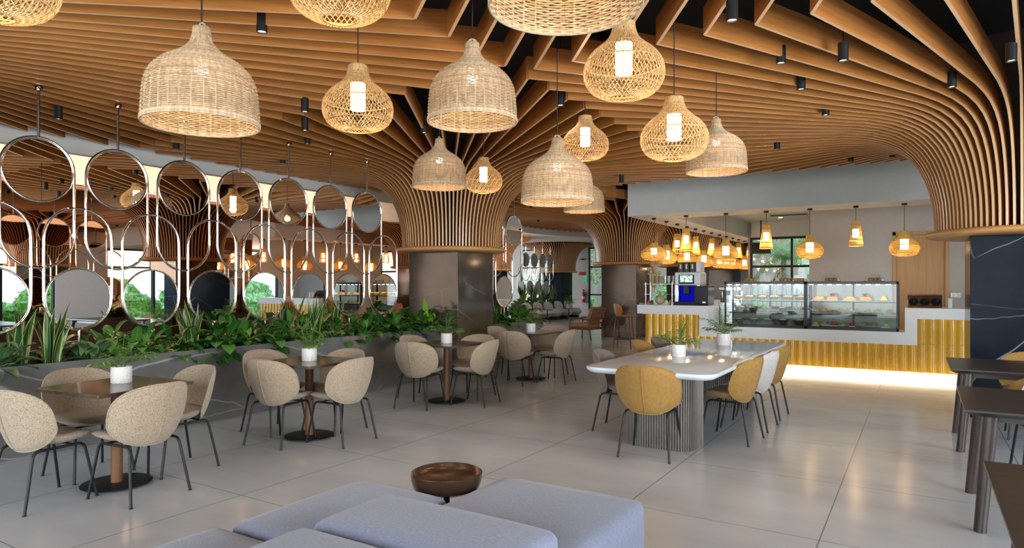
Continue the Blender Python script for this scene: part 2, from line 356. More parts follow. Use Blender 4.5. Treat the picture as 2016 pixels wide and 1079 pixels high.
# left wall: warm plaster strip with a wavy lower edge above a bronze mirror
rng = random.Random(5)
def wavy(y0, y1, n, seed):
    q = random.Random(seed); out = []; z = 3.0
    for i in range(n+1):
        z += q.uniform(-.02, .02); z = min(3.06, max(2.96, z)); out.append((y0+(y1-y0)*i/n, z))
    return out
mb = MB(); w = wavy(-13, 5.0, 90, 3); k = len(w)
for xx in (-4.10, -3.97): mb.v += [(xx, y, z) for y, z in w]+[(xx, y, 4.15) for y, z in w]
for i in range(k-1):
    mb.f += [(i+2*k, i+1+2*k, i+1+3*k, i+3*k), (i, i+k, i+1+k, i+1), (i, i+1, i+1+2*k, i+2*k)]
st(mb.build('wall_left', M['plaster'], smooth=False))
st(MB().b2(-4.08, -4.02, -13, 5.0, 0, 3.10).build('wall_left', M['bronze'], smooth=False))
st(MB().b2(-4.6, -4.08, 4.9, 5.05, 0, 4.15).build('wall_left', M['plaster'], smooth=False))
st(MB().b2(-16, -4.08, 4.9, 5.05, 0, 4.15).build('wall_left', M['plaster'], smooth=False))
# fascia with cove and the plaster soffits beside it
fas = [(-2.24, -13), (-2.24, -6), (-2.24, 1.5), (-2.4, 3.2), (-2.9, 5.3), (-3.55, 7.5), (-3.86, 9.0), (-3.75, 10.6), (-3.0, 12.3), (-1.6, 13.6), (.2, 14.3), (1.7, 14.5)]
def smoothpoly(p, n=6):
    out = []
    for i in range(len(p)-1):
        p0 = p[max(0, i-1)]; p1 = p[i]; p2 = p[i+1]; p3 = p[min(len(p)-1, i+2)]
        for j in range(n):
            t = j/n
            out.append(tuple(.5*((2*p1[a])+(-p0[a]+p2[a])*t+(2*p0[a]-5*p1[a]+4*p2[a]-p3[a])*t*t+(-p0[a]+3*p1[a]-3*p2[a]+p3[a])*t**3) for a in (0, 1)))
    out.append(p[-1]); return out
fs_ = smoothpoly(fas)
mb = MB(); n = len(fs_); vs = []
for i, (x, y) in enumerate(fs_):
    a = fs_[max(0, i-1)]; b = fs_[min(n-1, i+1)]; t = Vector((b[0]-a[0], b[1]-a[1], 0)).normalized(); q = Vector((-t.y, t.x, 0))
    for off, z in ((0, 3.19), (0, 3.9), (.04, 3.9), (.04, 3.23), (.14, 3.23), (.14, 3.19)): vs.append((x+q.x*off, y+q.y*off, z))
fc = []
for i in range(n-1):
    for j in range(6): fc.append((i*6+j, i*6+(j+1) % 6, (i+1)*6+(j+1) % 6, (i+1)*6+j))
st(mb.add(vs, fc).build('trim_1', M['white']))
st(MB().b2(-4.0, -2.2, -13, 5.0, 3.62, 3.70).build('trim_2', M['plaster'], smooth=False))
poly = [p for p in fs_ if p[1] > 4.9]; poly = [(x, y) for x, y in poly]+[(1.6, 16), (.86, 20), (-16, 20), (-16, 5.0), (-2.8, 5.0)]
st(MB().prism(poly, 3.42, 3.5).build('trim_3', M['plaster'], smooth=False))
# bar soffit: front beam and left beam, raised ceiling inside
st(MB().b2(1.70, 12.4, 3.95, 4.85, 2.95, 4.15).build('trim_4', M['white'], smooth=False))
st(MB().b2(1.70, 2.45, 4.85, 14.6, 2.95, 4.15).build('trim_5', M['white'], smooth=False))
st(MB().b2(2.45, 12.4, 4.85, 12.2, 3.42, 3.5).build('trim_6', M['plaster'], smooth=False))
# bar back wall with wood doors
st(MB().b2(4.86, 6.50, 7.0, 7.15, 0, 3.42).b2(6.5, 12.4, 7.0, 7.15, 2.62, 3.42).b2(7.50, 7.86, 7.0, 7.15, 0, 2.62).b2(8.7, 12.4, 7.0, 7.15, 0, 2.62).b2(4.86, 5.0, 7.15, 12.0, 0, 3.42).build('wall_back', M['grey'], smooth=False))
for i, (x0, x1) in enumerate(((6.5, 7.5), (7.86, 8.7))):
    d = st(MB().b2(x0+.06, x1-.06, 7.04, 7.10, 0, 2.54).build('door_%d' % (i+1), M['oak'], smooth=False))
    d.name = 'door_%d' % (i+1)
    MB().b2(x0, x0+.06, 6.97, 7.15, 0, 2.62).b2(x1-.06, x1, 6.97, 7.15, 0, 2.62).b2(x0, x1, 6.97, 7.15, 2.54, 2.62).build('door_frame', M['oak'], d, bevel=.004)
st(MB().prism([(2.45, 12.0), (2.56, 12.0), (.92, 20.1), (.82, 20.1)], 0, 4.15).build('wall_back', M['grey'], smooth=False))
def window(num, p0, p1, z0, z1, nx, zs, mat='black', w=.07, door=False):
    """a glazed opening between plan points p0 and p1"""
    p0 = Vector((*p0, 0)); p1 = Vector((*p1, 0)); L = (p1-p0).length; a = math.atan2(p1.y-p0.y, p1.x-p0.x)
    o = MB(); q = lambda t: p0+(p1-p0)*t
    for i in range(nx+1): c = q(i/nx); o.box(c.x, c.y, (z0+z1)/2, w, .12, z1-z0, a)
    for z in [z0+w/2]+list(zs)+[z1-w/2]: c = q(.5); o.box(c.x, c.y, z, L, .10, w, a)
    f = st(o.build('window_%d' % num, M[mat], bevel=.005)); c = q(.5)
    for i in range(nx):
        c = q((i+.5)/nx); MB().box(c.x, c.y, (z0+z1)/2, L/nx-w, .012, z1-z0-w, a).build('pane', M['glass'], f, smooth=False)
    return f
# bar window, far windows, right windows, rear windows
window(1, (2.56, 12.0), (4.9, 12.0), .75, 2.95, 2, (2.05,))
st(MB().b2(2.56, 4.9, 11.95, 12.08, 0, .75).b2(2.56, 4.9, 11.95, 12.08, 2.95, 3.42).build('wall_back', M['white'], smooth=False))
window(2, (-10.6, 20), (-8.45, 20), .5, 3.3, 2, (2.35,))
window(3, (-6.72, 20), (-5.6, 20), .02, 3.3, 1, (1.0, 2.35,))
window(4, (-4.0, 20), (-1.6, 20), .3, 3.2, 2, (2.35,))
st(MB().b2(-16, -10.6, 19.95, 20.1, 0, 4.15).b2(-8.45, -6.72, 19.95, 20.1, 0, 4.15).b2(-5.6, -4.0, 19.95, 20.1, 0, 4.15).b2(-1.6, .86, 19.95, 20.1, 0, 4.15)
   .b2(-10.6, -8.45, 19.95, 20.1, 0, .5).b2(-10.6, -5.6, 19.95, 20.1, 3.3, 4.15).b2(-4.0, -1.6, 19.95, 20.1, 3.2, 4.15).b2(-4.0, -1.6, 19.95, 20.1, 0, .3).build('wall_far', M['grey'], smooth=False))
wr = MB(); segs = [(-3.3, -.9), (.6, 2.9), (4.4, 6.2)]
window(5, (12.5, segs[0][0]), (12.5, segs[0][1]), .1, 2.95, 2, (2.2,))
window(6, (12.5, segs[1][0]), (12.5, segs[1][1]), .1, 2.95, 2, (2.2,))
window(7, (12.5, segs[2][0]), (12.5, segs[2][1]), .1, 2.95, 1, (2.2,))
window(8, (12.5, -10.1), (12.5, -3.5), .1, 3.3, 4, (2.2,))
for y0, y1 in ((-13, -10.1), (-3.5, -3.3), (-.9, .6), (2.9, 4.4), (6.2, 7.1)): wr.b2(12.42, 12.58, y0, y1, 0, 4.15)
for y0, y1 in segs: wr.b2(12.42, 12.58, y0, y1, 2.95, 4.15)
wr.b2(12.42, 12.58, -10.1, -3.5, 3.3, 4.15)
st(wr.build('wall_right', M['white'], smooth=False))
window(9, (-3.9, -13), (9.5, -13), .1, 3.3, 8, (2.3,))
st(MB().b2(-4.1, 12.5, -13.08, -12.95, 3.3, 4.15).b2(9.5, 12.5, -13.08, -12.95, 0, 3.3).build('wall_rear', M['white'], smooth=False))
window(10, (-16, 8), (-16, 17), .1, 3.3, 5, (2.3,))  # unseen window, added to go with the lounge fill light
st(MB().b2(-16.1, -16, 5, 8, 0, 4.15).b2(-16.1, -16, 17, 20, 0, 4.15).b2(-16.1, -16, 8, 17, 3.3, 4.15).build('wall_side', M['grey'], smooth=False))
# dark ducts in the ceiling void
for i, (p0, p1, rr) in enumerate((((3.6, -9, 3.92), (4.9, 2.0, 3.92), .10), ((2.6, -6.5, 3.98), (12, -5.2, 3.98), .07), ((5.0, -6.2, 3.90), (12, -1.4, 3.90), .05))):
    o = MB().tube([p0, p1], rr, 14)
    for q in range(1, 6):
        c = Vector(p0).lerp(Vector(p1), q/6); d = (Vector(p1)-Vector(p0)).normalized(); o.tube([c-d*.02, c+d*.02], rr*1.12, 14)
        o.tube([c, (c.x, c.y, 4.16)], .008, 5)
    tag(o.build('ceiling_duct', M['black']), ('thick black duct', 'thin black pipe crossing', 'slim black conduit slanting')[i]+' above the wooden ceiling slats in the dark void', 'duct')

# ------------------------------------------------------------------ slatted columns
PROF = [(.86, 2.10), (.865, 2.28), (.88, 2.45), (.915, 2.62), (.965, 2.78), (1.03, 2.92), (1.12, 3.05), (1.24, 3.16), (1.40, 3.245), (1.61, 3.305), (1.87, 3.338), (2.20, 3.35)]
T_ = .024
def slat(mb, cx, cy, th, P, ok, r0=0.0, scale=1.0):
    d = Vector((math.cos(th), math.sin(th), 0)); st_ = []
    for i, (r, z) in enumerate(PROF):
        a = PROF[max(0, i-1)]; b = PROF[min(len(PROF)-1, i+1)]; tr, tz = b[0]-a[0], b[1]-a[1]; l = math.hypot(tr, tz); tr /= l; tz /= l
        dep = .13+.07*min(1, max(0, (r-.9)/.8))
        if r < r0: continue
        st_.append((Vector((cx, cy, z))+d*r, Vector((cx, cy, z))+d*r+Vector((-tz*d.x, -tz*d.y, tr))*dep))
    p = Vector((cx, cy, 3.35))+d*PROF[-1][0]; L = (Vector((P[0], P[1], 3.35))-p); nst = 12
    for i in range(1, nst+1):
        q = p+L*(i/nst)
        st_.append((q, q+Vector((0, 0, .20))))
    # clip at first point that leaves the allowed area
    out = []
    for i, (b, t) in enumerate(st_):
        if ok(b.x, b.y) or b.z < 3.0: out.append((b, t)); continue
        if not out: return
        lo, hi = 0, 1; b0, t0 = out[-1]
        for _ in range(12):
            m = (lo+hi)/2; q = b0.lerp(b, m)
            if ok(q.x, q.y): lo = m
            else: hi = m
        out.append((b0.lerp(b, lo), t0.lerp(t, lo))); break
    if len(out) < 2: return
    vs = []; uv = []; fs = []; dist = 0; off = random.random()*50
    for i, (b, t) in enumerate(out):
        a_ = out[max(0, i-1)][0]; c_ = out[min(len(out)-1, i+1)][0]; tt = Vector((c_.x-a_.x, c_.y-a_.y, 0))
        tt = tt.normalized() if tt.length > .01 else d
        q = Vector((-tt.y, tt.x, 0))*T_/2
        if i: dist += (b-out[i-1][0]).length
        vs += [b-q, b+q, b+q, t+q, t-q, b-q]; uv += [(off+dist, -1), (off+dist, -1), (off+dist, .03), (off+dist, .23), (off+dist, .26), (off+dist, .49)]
    for i in range(len(out)-1):
        for j in (0, 2, 3, 4): fs.append((i*6+j, i*6+j+1, i*6+7+j, i*6+6+j))
    e = len(out)-1; fs += [(5, 4, 3, 2), (e*6+2, e*6+3, e*6+4, e*6+5)]
    mb.add(vs, fs, uv)
NS = 22
def canopy(cx, cy, x0, x1, y0, y1, ok, r0=0.0):
    """boards from the column at cx,cy fanning out to the edge of its bay x0..x1, y0..y1"""
    mb = MB()
    for side in range(4):
        for k in range(NS):
            t = (k+.5)/NS*2-1; th = PI/2*side+t*PI/4
            f = (t+1)/2
            if side == 0: P = (x1, y0+(y1-y0)*f)
            elif side == 1: P = (x1+(x0-x1)*f, y1)
            elif side == 2: P = (x0, y1+(y0-y1)*f)
            else: P = (x0+(x1-x0)*f, y0)
            # keep the board attached where its real bearing meets the ring
            tr_ = math.atan2(P[1]-cy, P[0]-cx); dl_ = (tr_-th+PI) % (2*PI)-PI; slat(mb, cx, cy, th+.45*dl_, P, ok, r0)
    return mb
xs = [-2.0, 4.0, 12.3]
def fx(y):
    for i in range(len(fs_)-1):
        if fs_[i][1] <= y <= fs_[i+1][1]:
            a, b = fs_[i], fs_[i+1]; return a[0]+(b[0]-a[0])*(y-a[1])/max(1e-6, b[1]-a[1])
    return -2.24 if y < 0 else 9
def ok(x, y):
    if y > 2.15 and x > 1.62: return y < 2.25 and x > 1.62
    if x > 12.3 or y < -12.9: return False
    return x > fx(y)+.06
COLS = []
def column(cx, cy, bay, label, ok=ok, shaft='marble', w=1.05, body=True, r0=0.0, floorz=0):
    t = empty('slatted_column', (cx, cy, 0)); tag(t, label, 'column', 'slatted mushroom columns', 'thing')
    o = canopy(0, 0, bay[0]-cx, bay[1]-cx, bay[2]-cy, bay[3]-cy, lambda x, y: ok(x+cx, y+cy), r0)
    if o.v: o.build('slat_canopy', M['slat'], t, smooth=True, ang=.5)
    if body:
        MB().b2(-w/2, w/2, -w/2, w/2, 0, 2.06).build('stone_shaft', M[shaft], t, bevel=.006)
        MB().lathe([(.50, 2.05), (.90, 2.05), (.945, 2.065), (.96, 2.09), (.945, 2.118), (.90, 2.13), (.50, 2.13)], 72, closed=True).build('oak_ring', M['ring'], t, ang=1.2)
        MB().lathe([(.66, 2.10), (.66, 2.6), (.72, 2.9), (.85, 3.2), (1.0, 3.5), (1.0, 4.15)], 48).build('dark_core', M['core'], t)
    COLS.append(t); return t
Y0, Y1 = -4.35, 4.25
column(0, 0, (-4.0, 4.0, Y0, Y1), 'slatted timber column on a grey marble shaft at the end of the long planter')
column(8.0, .3, (4.0, 12.0, Y0, Y1), 'slatted timber column on a dark blue marble shaft at the right edge', shaft='navy')
column(-.17, 8.46, (-4.0, 4.0, Y1, 12.4), 'slatted timber column on brown marble behind the tan bar stools')
column(0, -8.65, (-4.0, 4.0, -12.9, Y0), 'slatted timber column and its ceiling fan at the near left, behind the first table')
column(8.0, -8.65, (4.0, 12.0, -12.9, Y0), 'fan of wooden ceiling boards overhead above the sofa', body=False, r0=2.0)
okfar = lambda x, y: False
column(.68, 11.6, (-3, 4, 8, 15), 'slatted timber column behind the bar lamps, nearer of the two there', ok=lambda x, y: math.hypot(x-.68, y-11.6) < 1.75 and x < 1.66)
column(.60, 16.4, (-3, 5, 12, 19), 'slatted timber column deepest behind the bar lamps, next to the window', ok=lambda x, y: math.hypot(x-.60, y-16.4) < 1.7 and x < 1.5 )
column(-7.55, 18.2, (-11, -3, 14, 22), 'far slatted timber column on dark blue marble beside the fire extinguisher', ok=lambda x, y: math.hypot(x+7.55, y-18.2) < 1.65, shaft='navy')
column(-8.1, 13.3, (-12, -4, 9, 17), 'far slatted timber column half hidden behind the short mirror screen', ok=lambda x, y: math.hypot(x+8.1, y-13.3) < 1.7, shaft='navy')
# ------------------------------------------------------------------ outside
st(MB().b2(-40, 60, -50, 60, -.35, -.12).build('ground', M['lawn'], smooth=False))
st(MB().b2(14.2, 16.4, -30, 30, -.12, -.06).build('garden_path', M['pave'], smooth=False))
def blob(name, c, r, mat, label, cat, seed, sq=(1, 1, 1), group=None, leaves=0):
    q = random.Random(seed); mb = MB(); mb.sphere((0, 0, 0), 1, 28, 18)
    ph = [q.uniform(0, 6) for _ in range(9)]
    for i, v in enumerate(mb.v):
        x, y, z = v; k = 1+.10*math.sin(5*x+ph[0])*math.sin(4*y+ph[1])+.08*math.sin(9*z+ph[2]+3*x)+.06*math.sin(13*x+ph[3])*math.sin(11*y+ph[4])+q.uniform(-.05, .05)
        mb.v[i] = (x*k*r*sq[0], y*k*r*sq[1], z*k*r*sq[2])
    base = list(mb.v)
    for _ in range(leaves):
        v = Vector(q.choice(base)); d = Vector((q.uniform(-1, 1), q.uniform(-1, 1), q.uniform(-.6, 1))).normalized(); s_ = q.uniform(.05, .12); e = d.orthogonal().normalized()
        mb.add([v*.97, v+d*s_+e*s_*.5, v+d*s_*2.2, v+d*s_-e*s_*.5], [(0, 1, 2, 3)])
    o = mb.build(name, M[mat], smooth=False, loc=c); tag(o, label, cat, group); return o
# ------------------------------------------------------------------ chairs
def se(a, p):
    c, s = math.cos(a), math.sin(a)
    return math.copysign(abs(c)**p, c), math.copysign(abs(s)**p, s)
def back_pt(x, t):
    """point on the middle sheet of the backrest, x across, t -1 bottom .. 1 top"""
    y = -.232-.055*t+.022*max(0, -t)**2.2+.17*(x/.29)**2*(.85 if t > 0 else .85-.25*t)
    return Vector((x, y, .594+.216*t))
def shell(fn, th, n=48, m=10, inner=1, pw=.68, q=4):
    """closed puffy disc: fn(px,py) gives (point, normal) for the unit superellipse"""
    mb = MB(); vs = []; fs = []
    for side in (1, -1):
        base = len(vs)
        for j in range(m+1):
            rho = j/m
            for k in range(n):
                cx, sy = se(2*PI*k/n, pw); p, nn = fn(cx*rho, sy*rho)
                d = th*(1-rho**q)**.5 if rho < 1 else 0
                vs.append(p+nn*d*side)
        for j in range(m):
            for k in range(n):
                f = (base+j*n+k, base+j*n+(k+1) % n, base+(j+1)*n+(k+1) % n, base+(j+1)*n+k)
                fs.append(f if side < 0 else f[::-1])
    mb.add(vs, fs); return mb
def backfn(px, py):
    py = py if py > 0 else py*1.0
    x = px*.292*(1-.25*max(0, -py)**1.6); p = back_pt(x, py)
    a = back_pt(x+.004, py)-back_pt(x-.004, py); b = back_pt(x, py+.01)-back_pt(x, py-.01)
    return p, a.cross(b).normalized()*-1
def seatfn(px, py):
    x = px*.262*(1-.14*max(0, -py)); y = .040+.218*py
    z = .432+.040*abs(px)**2.5+.05*max(0, -py)**2+.012*max(0, py)-.012*max(0, py)**4
    return Vector((x, y, z)), Vector((0, 0, 1))
def make_chair(mat, label, piping=None):
    t = empty('dining_chair'); tag(t, label, 'chair')
    shell(seatfn, .036, q=3).build('seat', M[mat], t, ang=2)
    shell(backfn, .020, q=5).build('backrest', M[mat], t, ang=2)
    rim = [backfn(*[c*1.005 for c in se(2*PI*k/48, .68)])[0] for k in range(48)]
    mb = MB().tube(rim, .0055, 6, closed=True)
    mb.tube([backfn(0, -.95+1.9*k/16)[0]+Vector((0, -.0235*(1-(abs(-.95+1.9*k/16))**5)**.5, 0)) for k in range(17)], .005, 5)
    mb.build('piping', M[piping or mat], t, ang=2)
    for sx_ in (-1, 1):
        for fr in (0, 1):
            top = Vector((sx_*.185, .165 if fr else -.16, .392)); foot = Vector((sx_*.225, .232 if fr else -.235, .004)); mid = Vector((sx_*.175, .0, .388))
            pts = [mid]; d1 = (mid-top).normalized(); d2 = (foot-top).normalized(); rr = .045
            for k in range(7):
                s = k/6; pts.append((1-s)**2*(top+d1*rr)+2*s*(1-s)*top+s*s*(top+d2*rr))
            pts.append(foot)
            MB().tube(pts, .0098, 10).tube([foot, foot+Vector((0, 0, -.004))], .013, 10).build('leg', M['black'], t, ang=1)
    MB().tube([(-.18, .09, .394), (.18, .09, .394)], .008, 8).tube([(-.18, -.10, .394), (.18, -.10, .394)], .008, 8).build('seat_frame', M['black'], t, ang=1)
    return t
protos = {}
def chair(mat, x, y, face, label, group):
    """face: heading in degrees the sitter looks at, 0 = +y, -90 = +x, 90 = -x"""
    if mat not in protos:
        protos[mat] = make_chair(mat, label); t = protos[mat]; t.location = (x, y, 0); t.rotation_euler = (0, 0, rad(face)); t['group'] = group
    else: t = dup(protos[mat], (x, y, 0), rad(face), label=label, group=group)
    return t
# ------------------------------------------------------------------ leaves and plants
def leaf(mb, base, d, L, W, droop=.6, fold=.15, n=6, tip=1.0, up=Vector((0, 0, 1)), wob=0):
    d = Vector(d).normalized(); side = d.cross(up)
    side = side.normalized() if side.length > .05 else Vector((1, 0, 0))
    p = Vector(base); vs = []; uv = []
    for i in range(n+1):
        t = i/n; w = W*(math.sin(PI*min(1, t**.75*1.0))**.8 if 0 < t < 1 else (0.12 if t == 0 else 0.02))*.5
        dd = (d+Vector((0, 0, -1))*droop*t*1.1).normalized(); nn = side.cross(dd).normalized()
        if i: p = p+dd*(L/n)
        q = p+nn*math.sin(t*7)*wob
        vs += [q-side*w+nn*w*fold*2, q, q+side*w+nn*w*fold*2]; uv += [(0, t), (.5, t), (1, t)]
    fs = []
    for i in range(n): a = i*3; fs += [(a, a+1, a+4, a+3), (a+1, a+2, a+5, a+4)]
    mb.add(vs, fs, uv)
def stemleaf(mb, ms, base, az, el, stem, L, W, droop, fold=.15):
    d = Vector((math.cos(az)*math.cos(el), math.sin(az)*math.cos(el), math.sin(el))); pts = []
    p = Vector(base)
    for i in range(5): pts.append(p.copy()); p = p+(d+Vector((0, 0, .25-.25*i))).normalized()*stem/4
    ms.tube(pts, .0035, 4, caps=False)
    leaf(mb, pts[-1], (d+Vector((0, 0, -.1))), L, W, droop, fold)
def plant(kind, seed):
    q = random.Random(seed); mb = MB(); ms = MB(); t = empty(kind)
    if kind == 'snake_plant':
        for i in range(q.randint(9, 12)):
            az = q.uniform(0, 2*PI); L = q.uniform(.40, .78); lean = q.uniform(.03, .30); b = Vector((math.cos(az)*.05, math.sin(az)*.05, -.03)); tw = q.uniform(-1.2, 1.2); a0 = q.uniform(0, PI); W = q.uniform(.060, .085); vs = []; uv = []; n = 10
            for k in range(n+1):
                s = k/n; c = b+Vector((math.cos(az)*lean*s*s*L*1.2, math.sin(az)*lean*s*s*L*1.2, L*s)); a = a0+tw*s
                w = W*(.5+.5*math.sin(PI*min(1, s*1.05+.12)))*(1 if s < .75 else max(.02, (1-s)/.25))*.62; e = Vector((math.cos(a), math.sin(a), 0)); nn = Vector((-e.y, e.x, 0))
                vs += [c-e*w+nn*w*.3, c, c+e*w+nn*w*.3]; uv += [(0, s), (.5, s), (1, s)]
            fs = []
            for k in range(n): a = k*3; fs += [(a, a+1, a+4, a+3), (a+1, a+2, a+5, a+4)]
            mb.add(vs, fs, uv)
        mb.build('foliage', M['snake'], t, ang=2)
    elif kind in ('peace_lily', 'calathea', 'pothos', 'lime_plant'):
        spec = {'peace_lily': (34, .10, .30, .22, .34, .085, .125, 'lily', .5, 1.35), 'calathea': (38, .05, .16, .14, .20, .07, .095, 'varieg', .35, 1.2), 'pothos': (44, .04, .20, .11, .17, .08, .115, 'lily', .2, 1.2), 'lime_plant': (12, .10, .26, .26, .38, .07, .09, 'lime', .7, 1.35)}[kind]
        for i in range(spec[0]):
            az = 2.4*i+q.uniform(-.4, .4); el = q.uniform(spec[8]-.2, spec[9])
            stemleaf(mb, ms, (q.uniform(-.04, .04), q.uniform(-.04, .04), -.03), az, el, q.uniform(spec[1], spec[2]), q.uniform(spec[3], spec[4]), q.uniform(spec[5], spec[6]), q.uniform(.5, 1.4), q.uniform(.08, .25))
        mb.build('foliage', M[spec[7]], t, ang=2); ms.build('stems', M['stem'], t, ang=2)
    elif kind in ('parlor_palm', 'palm_tuft'):
        big = kind == 'parlor_palm'
        for i in range(16 if big else 9):
            az = 2.4*i+q.uniform(-.4, .4); el = q.uniform(.75, 1.5); L = q.uniform(.20, .32)*(1 if big else .8); p = Vector((0, 0, -.01)); d = Vector((math.cos(az)*math.cos(el), math.sin(az)*math.cos(el), math.sin(el))); pts = []
            n = 12
            for k in range(n+1): pts.append(p.copy()); d = (d+Vector((0, 0, -.085))).normalized(); p = p+d*L/n
            ms.tube(pts, .0018, 4, caps=False)
            for k in range(3, n+1):
                dd = (pts[k]-pts[k-1]).normalized(); s = dd.cross(Vector((0, 0, 1)))
                s = s.normalized() if s.length > .05 else Vector((1, 0, 0))
                for g in (-1, 1):
                    leaf(mb, pts[k], dd*.75+s*g+Vector((0, 0, q.uniform(-.1, .25))), L*.36*(1-.45*abs(k/n-.5)), .014, q.uniform(.3, .9), .1, 3)
        mb.build('foliage', M['palm'], t, ang=2); ms.build('stems', M['stem'], t, ang=2)
    return t
# ------------------------------------------------------------------ planter, plants and mirror screens
def planter(x0, x1, y0, y1, h, label):
    t = empty('stone_planter', ((x0+x1)/2, (y0+y1)/2, 0)); tag(t, label, 'planter'); a, b = (x1-x0)/2, (y1-y0)/2; w = .025
    MB().b2(-a, a, -b, -b+w, 0, h).b2(-a, a, b-w, b, 0, h).b2(a-w, a, -b+w, b-w, 0, h).b2(-a, -a+w, -b+w, b-w, 0, h).build('stone_box', M['plantermarble'], t, bevel=.003, smooth=False)
    s = MB().b2(-a+w, a-w, -b+w, b-w, .1, h-.05).build('soil', M['soil'], t, smooth=False); return t
planter(-.42, .42, -8.1, -.54, .80, 'long grey marble planter full of plants running beside the small tables')
planter(-.42, .30, .55, 2.75, .76, 'short grey marble planter behind the marble column')
planter(-7.45, -6.95, 13.9, 17.5, .72, 'far planter behind the row of pale grey lounge chairs')
P = {}
def put(kind, x, y, z, sc, rz, label, group):
    v = (kind, rng.randint(0, 1))
    if v not in P:
        P[v] = plant(kind, 11+v[1]*7+len(P)); t = P[v]; t.location = (x, y, z); t.rotation_euler = (0, 0, rz); t.scale = (sc, sc, sc)
    else: t = dup(P[v], (x, y, z), rz, sc)
    tag(t, label, 'plant', group); return t
LOOK = {'snake_plant': 'yellow-edged snake plant', 'peace_lily': 'dark glossy lily', 'calathea': 'silvery low plant', 'pothos': 'bushy green pothos', 'lime_plant': 'lime-leaved plant', 'palm_tuft': 'feathery palm tuft'}
KN = {'snake_plant': 'snake_plant', 'peace_lily': 'peace_lily', 'calathea': 'calathea', 'pothos': 'pothos', 'lime_plant': 'lime_plant', 'palm_tuft': 'palm_tuft'}
rowf = [('calathea', -7.30), ('calathea', -6.86), ('snake_plant', -6.42), ('calathea', -6.02), ('peace_lily', -5.60), ('pothos', -5.22), ('snake_plant', -5.0), ('pothos', -4.72), ('peace_lily', -4.42), ('palm_tuft', -4.2), ('pothos', -3.98), ('peace_lily', -3.62), ('snake_plant', -3.30), ('palm_tuft', -3.06), ('pothos', -2.82), ('peace_lily', -2.45), ('pothos', -2.1), ('peace_lily', -1.78), ('calathea', -1.5), ('pothos', -1.2), ('lime_plant', -.98), ('pothos', -.72)]
rowb = [('peace_lily', -7.0), ('snake_plant', -6.55), ('calathea', -6.2), ('peace_lily', -5.75), ('pothos', -5.4), ('snake_plant', -4.85), ('peace_lily', -4.55), ('pothos', -4.1), ('snake_plant', -3.5), ('peace_lily', -3.1), ('snake_plant', -2.72), ('pothos', -2.3), ('peace_lily', -1.9), ('lime_plant', -1.4), ('pothos', -1.0)]
SZ = {'snake_plant': .84, 'peace_lily': 1.0, 'calathea': 1.25, 'pothos': 1.3, 'lime_plant': 1.05, 'palm_tuft': 1.3}
cnt = {}
tot = {}
for k, _ in rowf: tot[(k, 0)] = tot.get((k, 0), 0)+1
for k, _ in rowb: tot[(k, 1)] = tot.get((k, 1), 0)+1
for r_, row in enumerate((rowf, rowb)):
    for k, y in row:
        i = cnt.get((k, r_), 0); cnt[(k, r_)] = i+1
        put(k, (.20 if r_ == 0 else -.14)+rng.uniform(-.05, .05), y+.05, .77, SZ[k]*rng.uniform(.9, 1.12), rng.uniform(0, 6), '%s, %s of its kind along the %s row of the long planter' % (LOOK[k], ORD[i], ('front', 'back')[r_]), 'plants in the long grey planter')
for i, (k, x, y, s) in enumerate([('snake_plant', .0, .95, 1.0), ('peace_lily', .1, 1.2, .9), ('snake_plant', -.05, 1.5, 1.0), ('pothos', .05, 1.75, 1.0), ('peace_lily', .05, 2.0, .95), ('calathea', .1, 2.25, 1.1), ('peace_lily', 0, 2.45, 1.15)]):
    put(k, x, y, .73, s, i*1.3, LOOK[k]+' in the short planter, %s plant from the marble column' % ORD[i], 'plants in the short planter')
for i in range(11):
    k = ('pothos', 'snake_plant', 'peace_lily')[i % 3]
    put(k, -7.2, 14.1+i*.31, .69, 1.0 if k != 'snake_plant' else 1.25, i*1.7, LOOK[k]+' in the far planter by the lounge chairs, %s plant from the left' % ORD[i], 'plants in the far planter')
def loop_pts(y, zc1, zc2, R, n=18):
    pts = []
    for i in range(n+1): a = PI*i/n; pts.append((0, y+R*math.cos(a), zc1+R*math.sin(a)))
    for i in range(n+1): a = PI+PI*i/n; pts.append((0, y+R*math.cos(a), zc2+R*math.sin(a)))
    return pts
def screen(x, tops, lows, label, zt=2.57, zl=1.36, base=.75, ceil=3.35):
    t = empty('mirror_screen', (x, 0, 0)); tag(t, label, 'mirror screen', 'screens of round mirrors in steel loops'); R = .305
    for up, ys in ((1, tops), (0, lows)):
        for y in ys:
            a, b = (zt, 1.96) if up else (1.94, zl); zc = zt if up else zl
            mb = MB().tube(loop_pts(y, a, b, R), .0125, 10, closed=True, up=Vector((1, 0, 0)))
            mb.tube([(0, y+(R-.012)*math.cos(2*PI*k/48), zc+(R-.012)*math.sin(2*PI*k/48)) for k in range(48)], .011, 8, closed=True, up=Vector((1, 0, 0)))
            if up: mb.tube([(0, y, zt+R), (0, y, ceil)], .0125, 10).tube([(0, y, ceil-.03), (0, y, ceil)], .038, 16)
            else: mb.tube([(0, y, zl-R), (0, y, base)], .0125, 10)
            o = mb.build('steel_loop', M['chrome'], t, ang=1)
            m_ = MB(); n = 48; rr = R-.018
            vs = [(.004, 0, 0)]+[(.004, rr*math.cos(2*PI*k/n), rr*math.sin(2*PI*k/n)) for k in range(n)]+[(-.004, 0, 0)]+[(-.004, rr*math.cos(2*PI*k/n), rr*math.sin(2*PI*k/n)) for k in range(n)]
            fs = [(0, 1+k, 1+(k+1) % n) for k in range(n)]+[(n+1, n+2+(k+1) % n, n+2+k) for k in range(n)]+[(1+k, n+2+k, n+2+(k+1) % n, 1+(k+1) % n) for k in range(n)]
            m_.add(vs, fs).build('round_mirror', M['mirror'], o, smooth=False, loc=(0, y, zc))
    return t
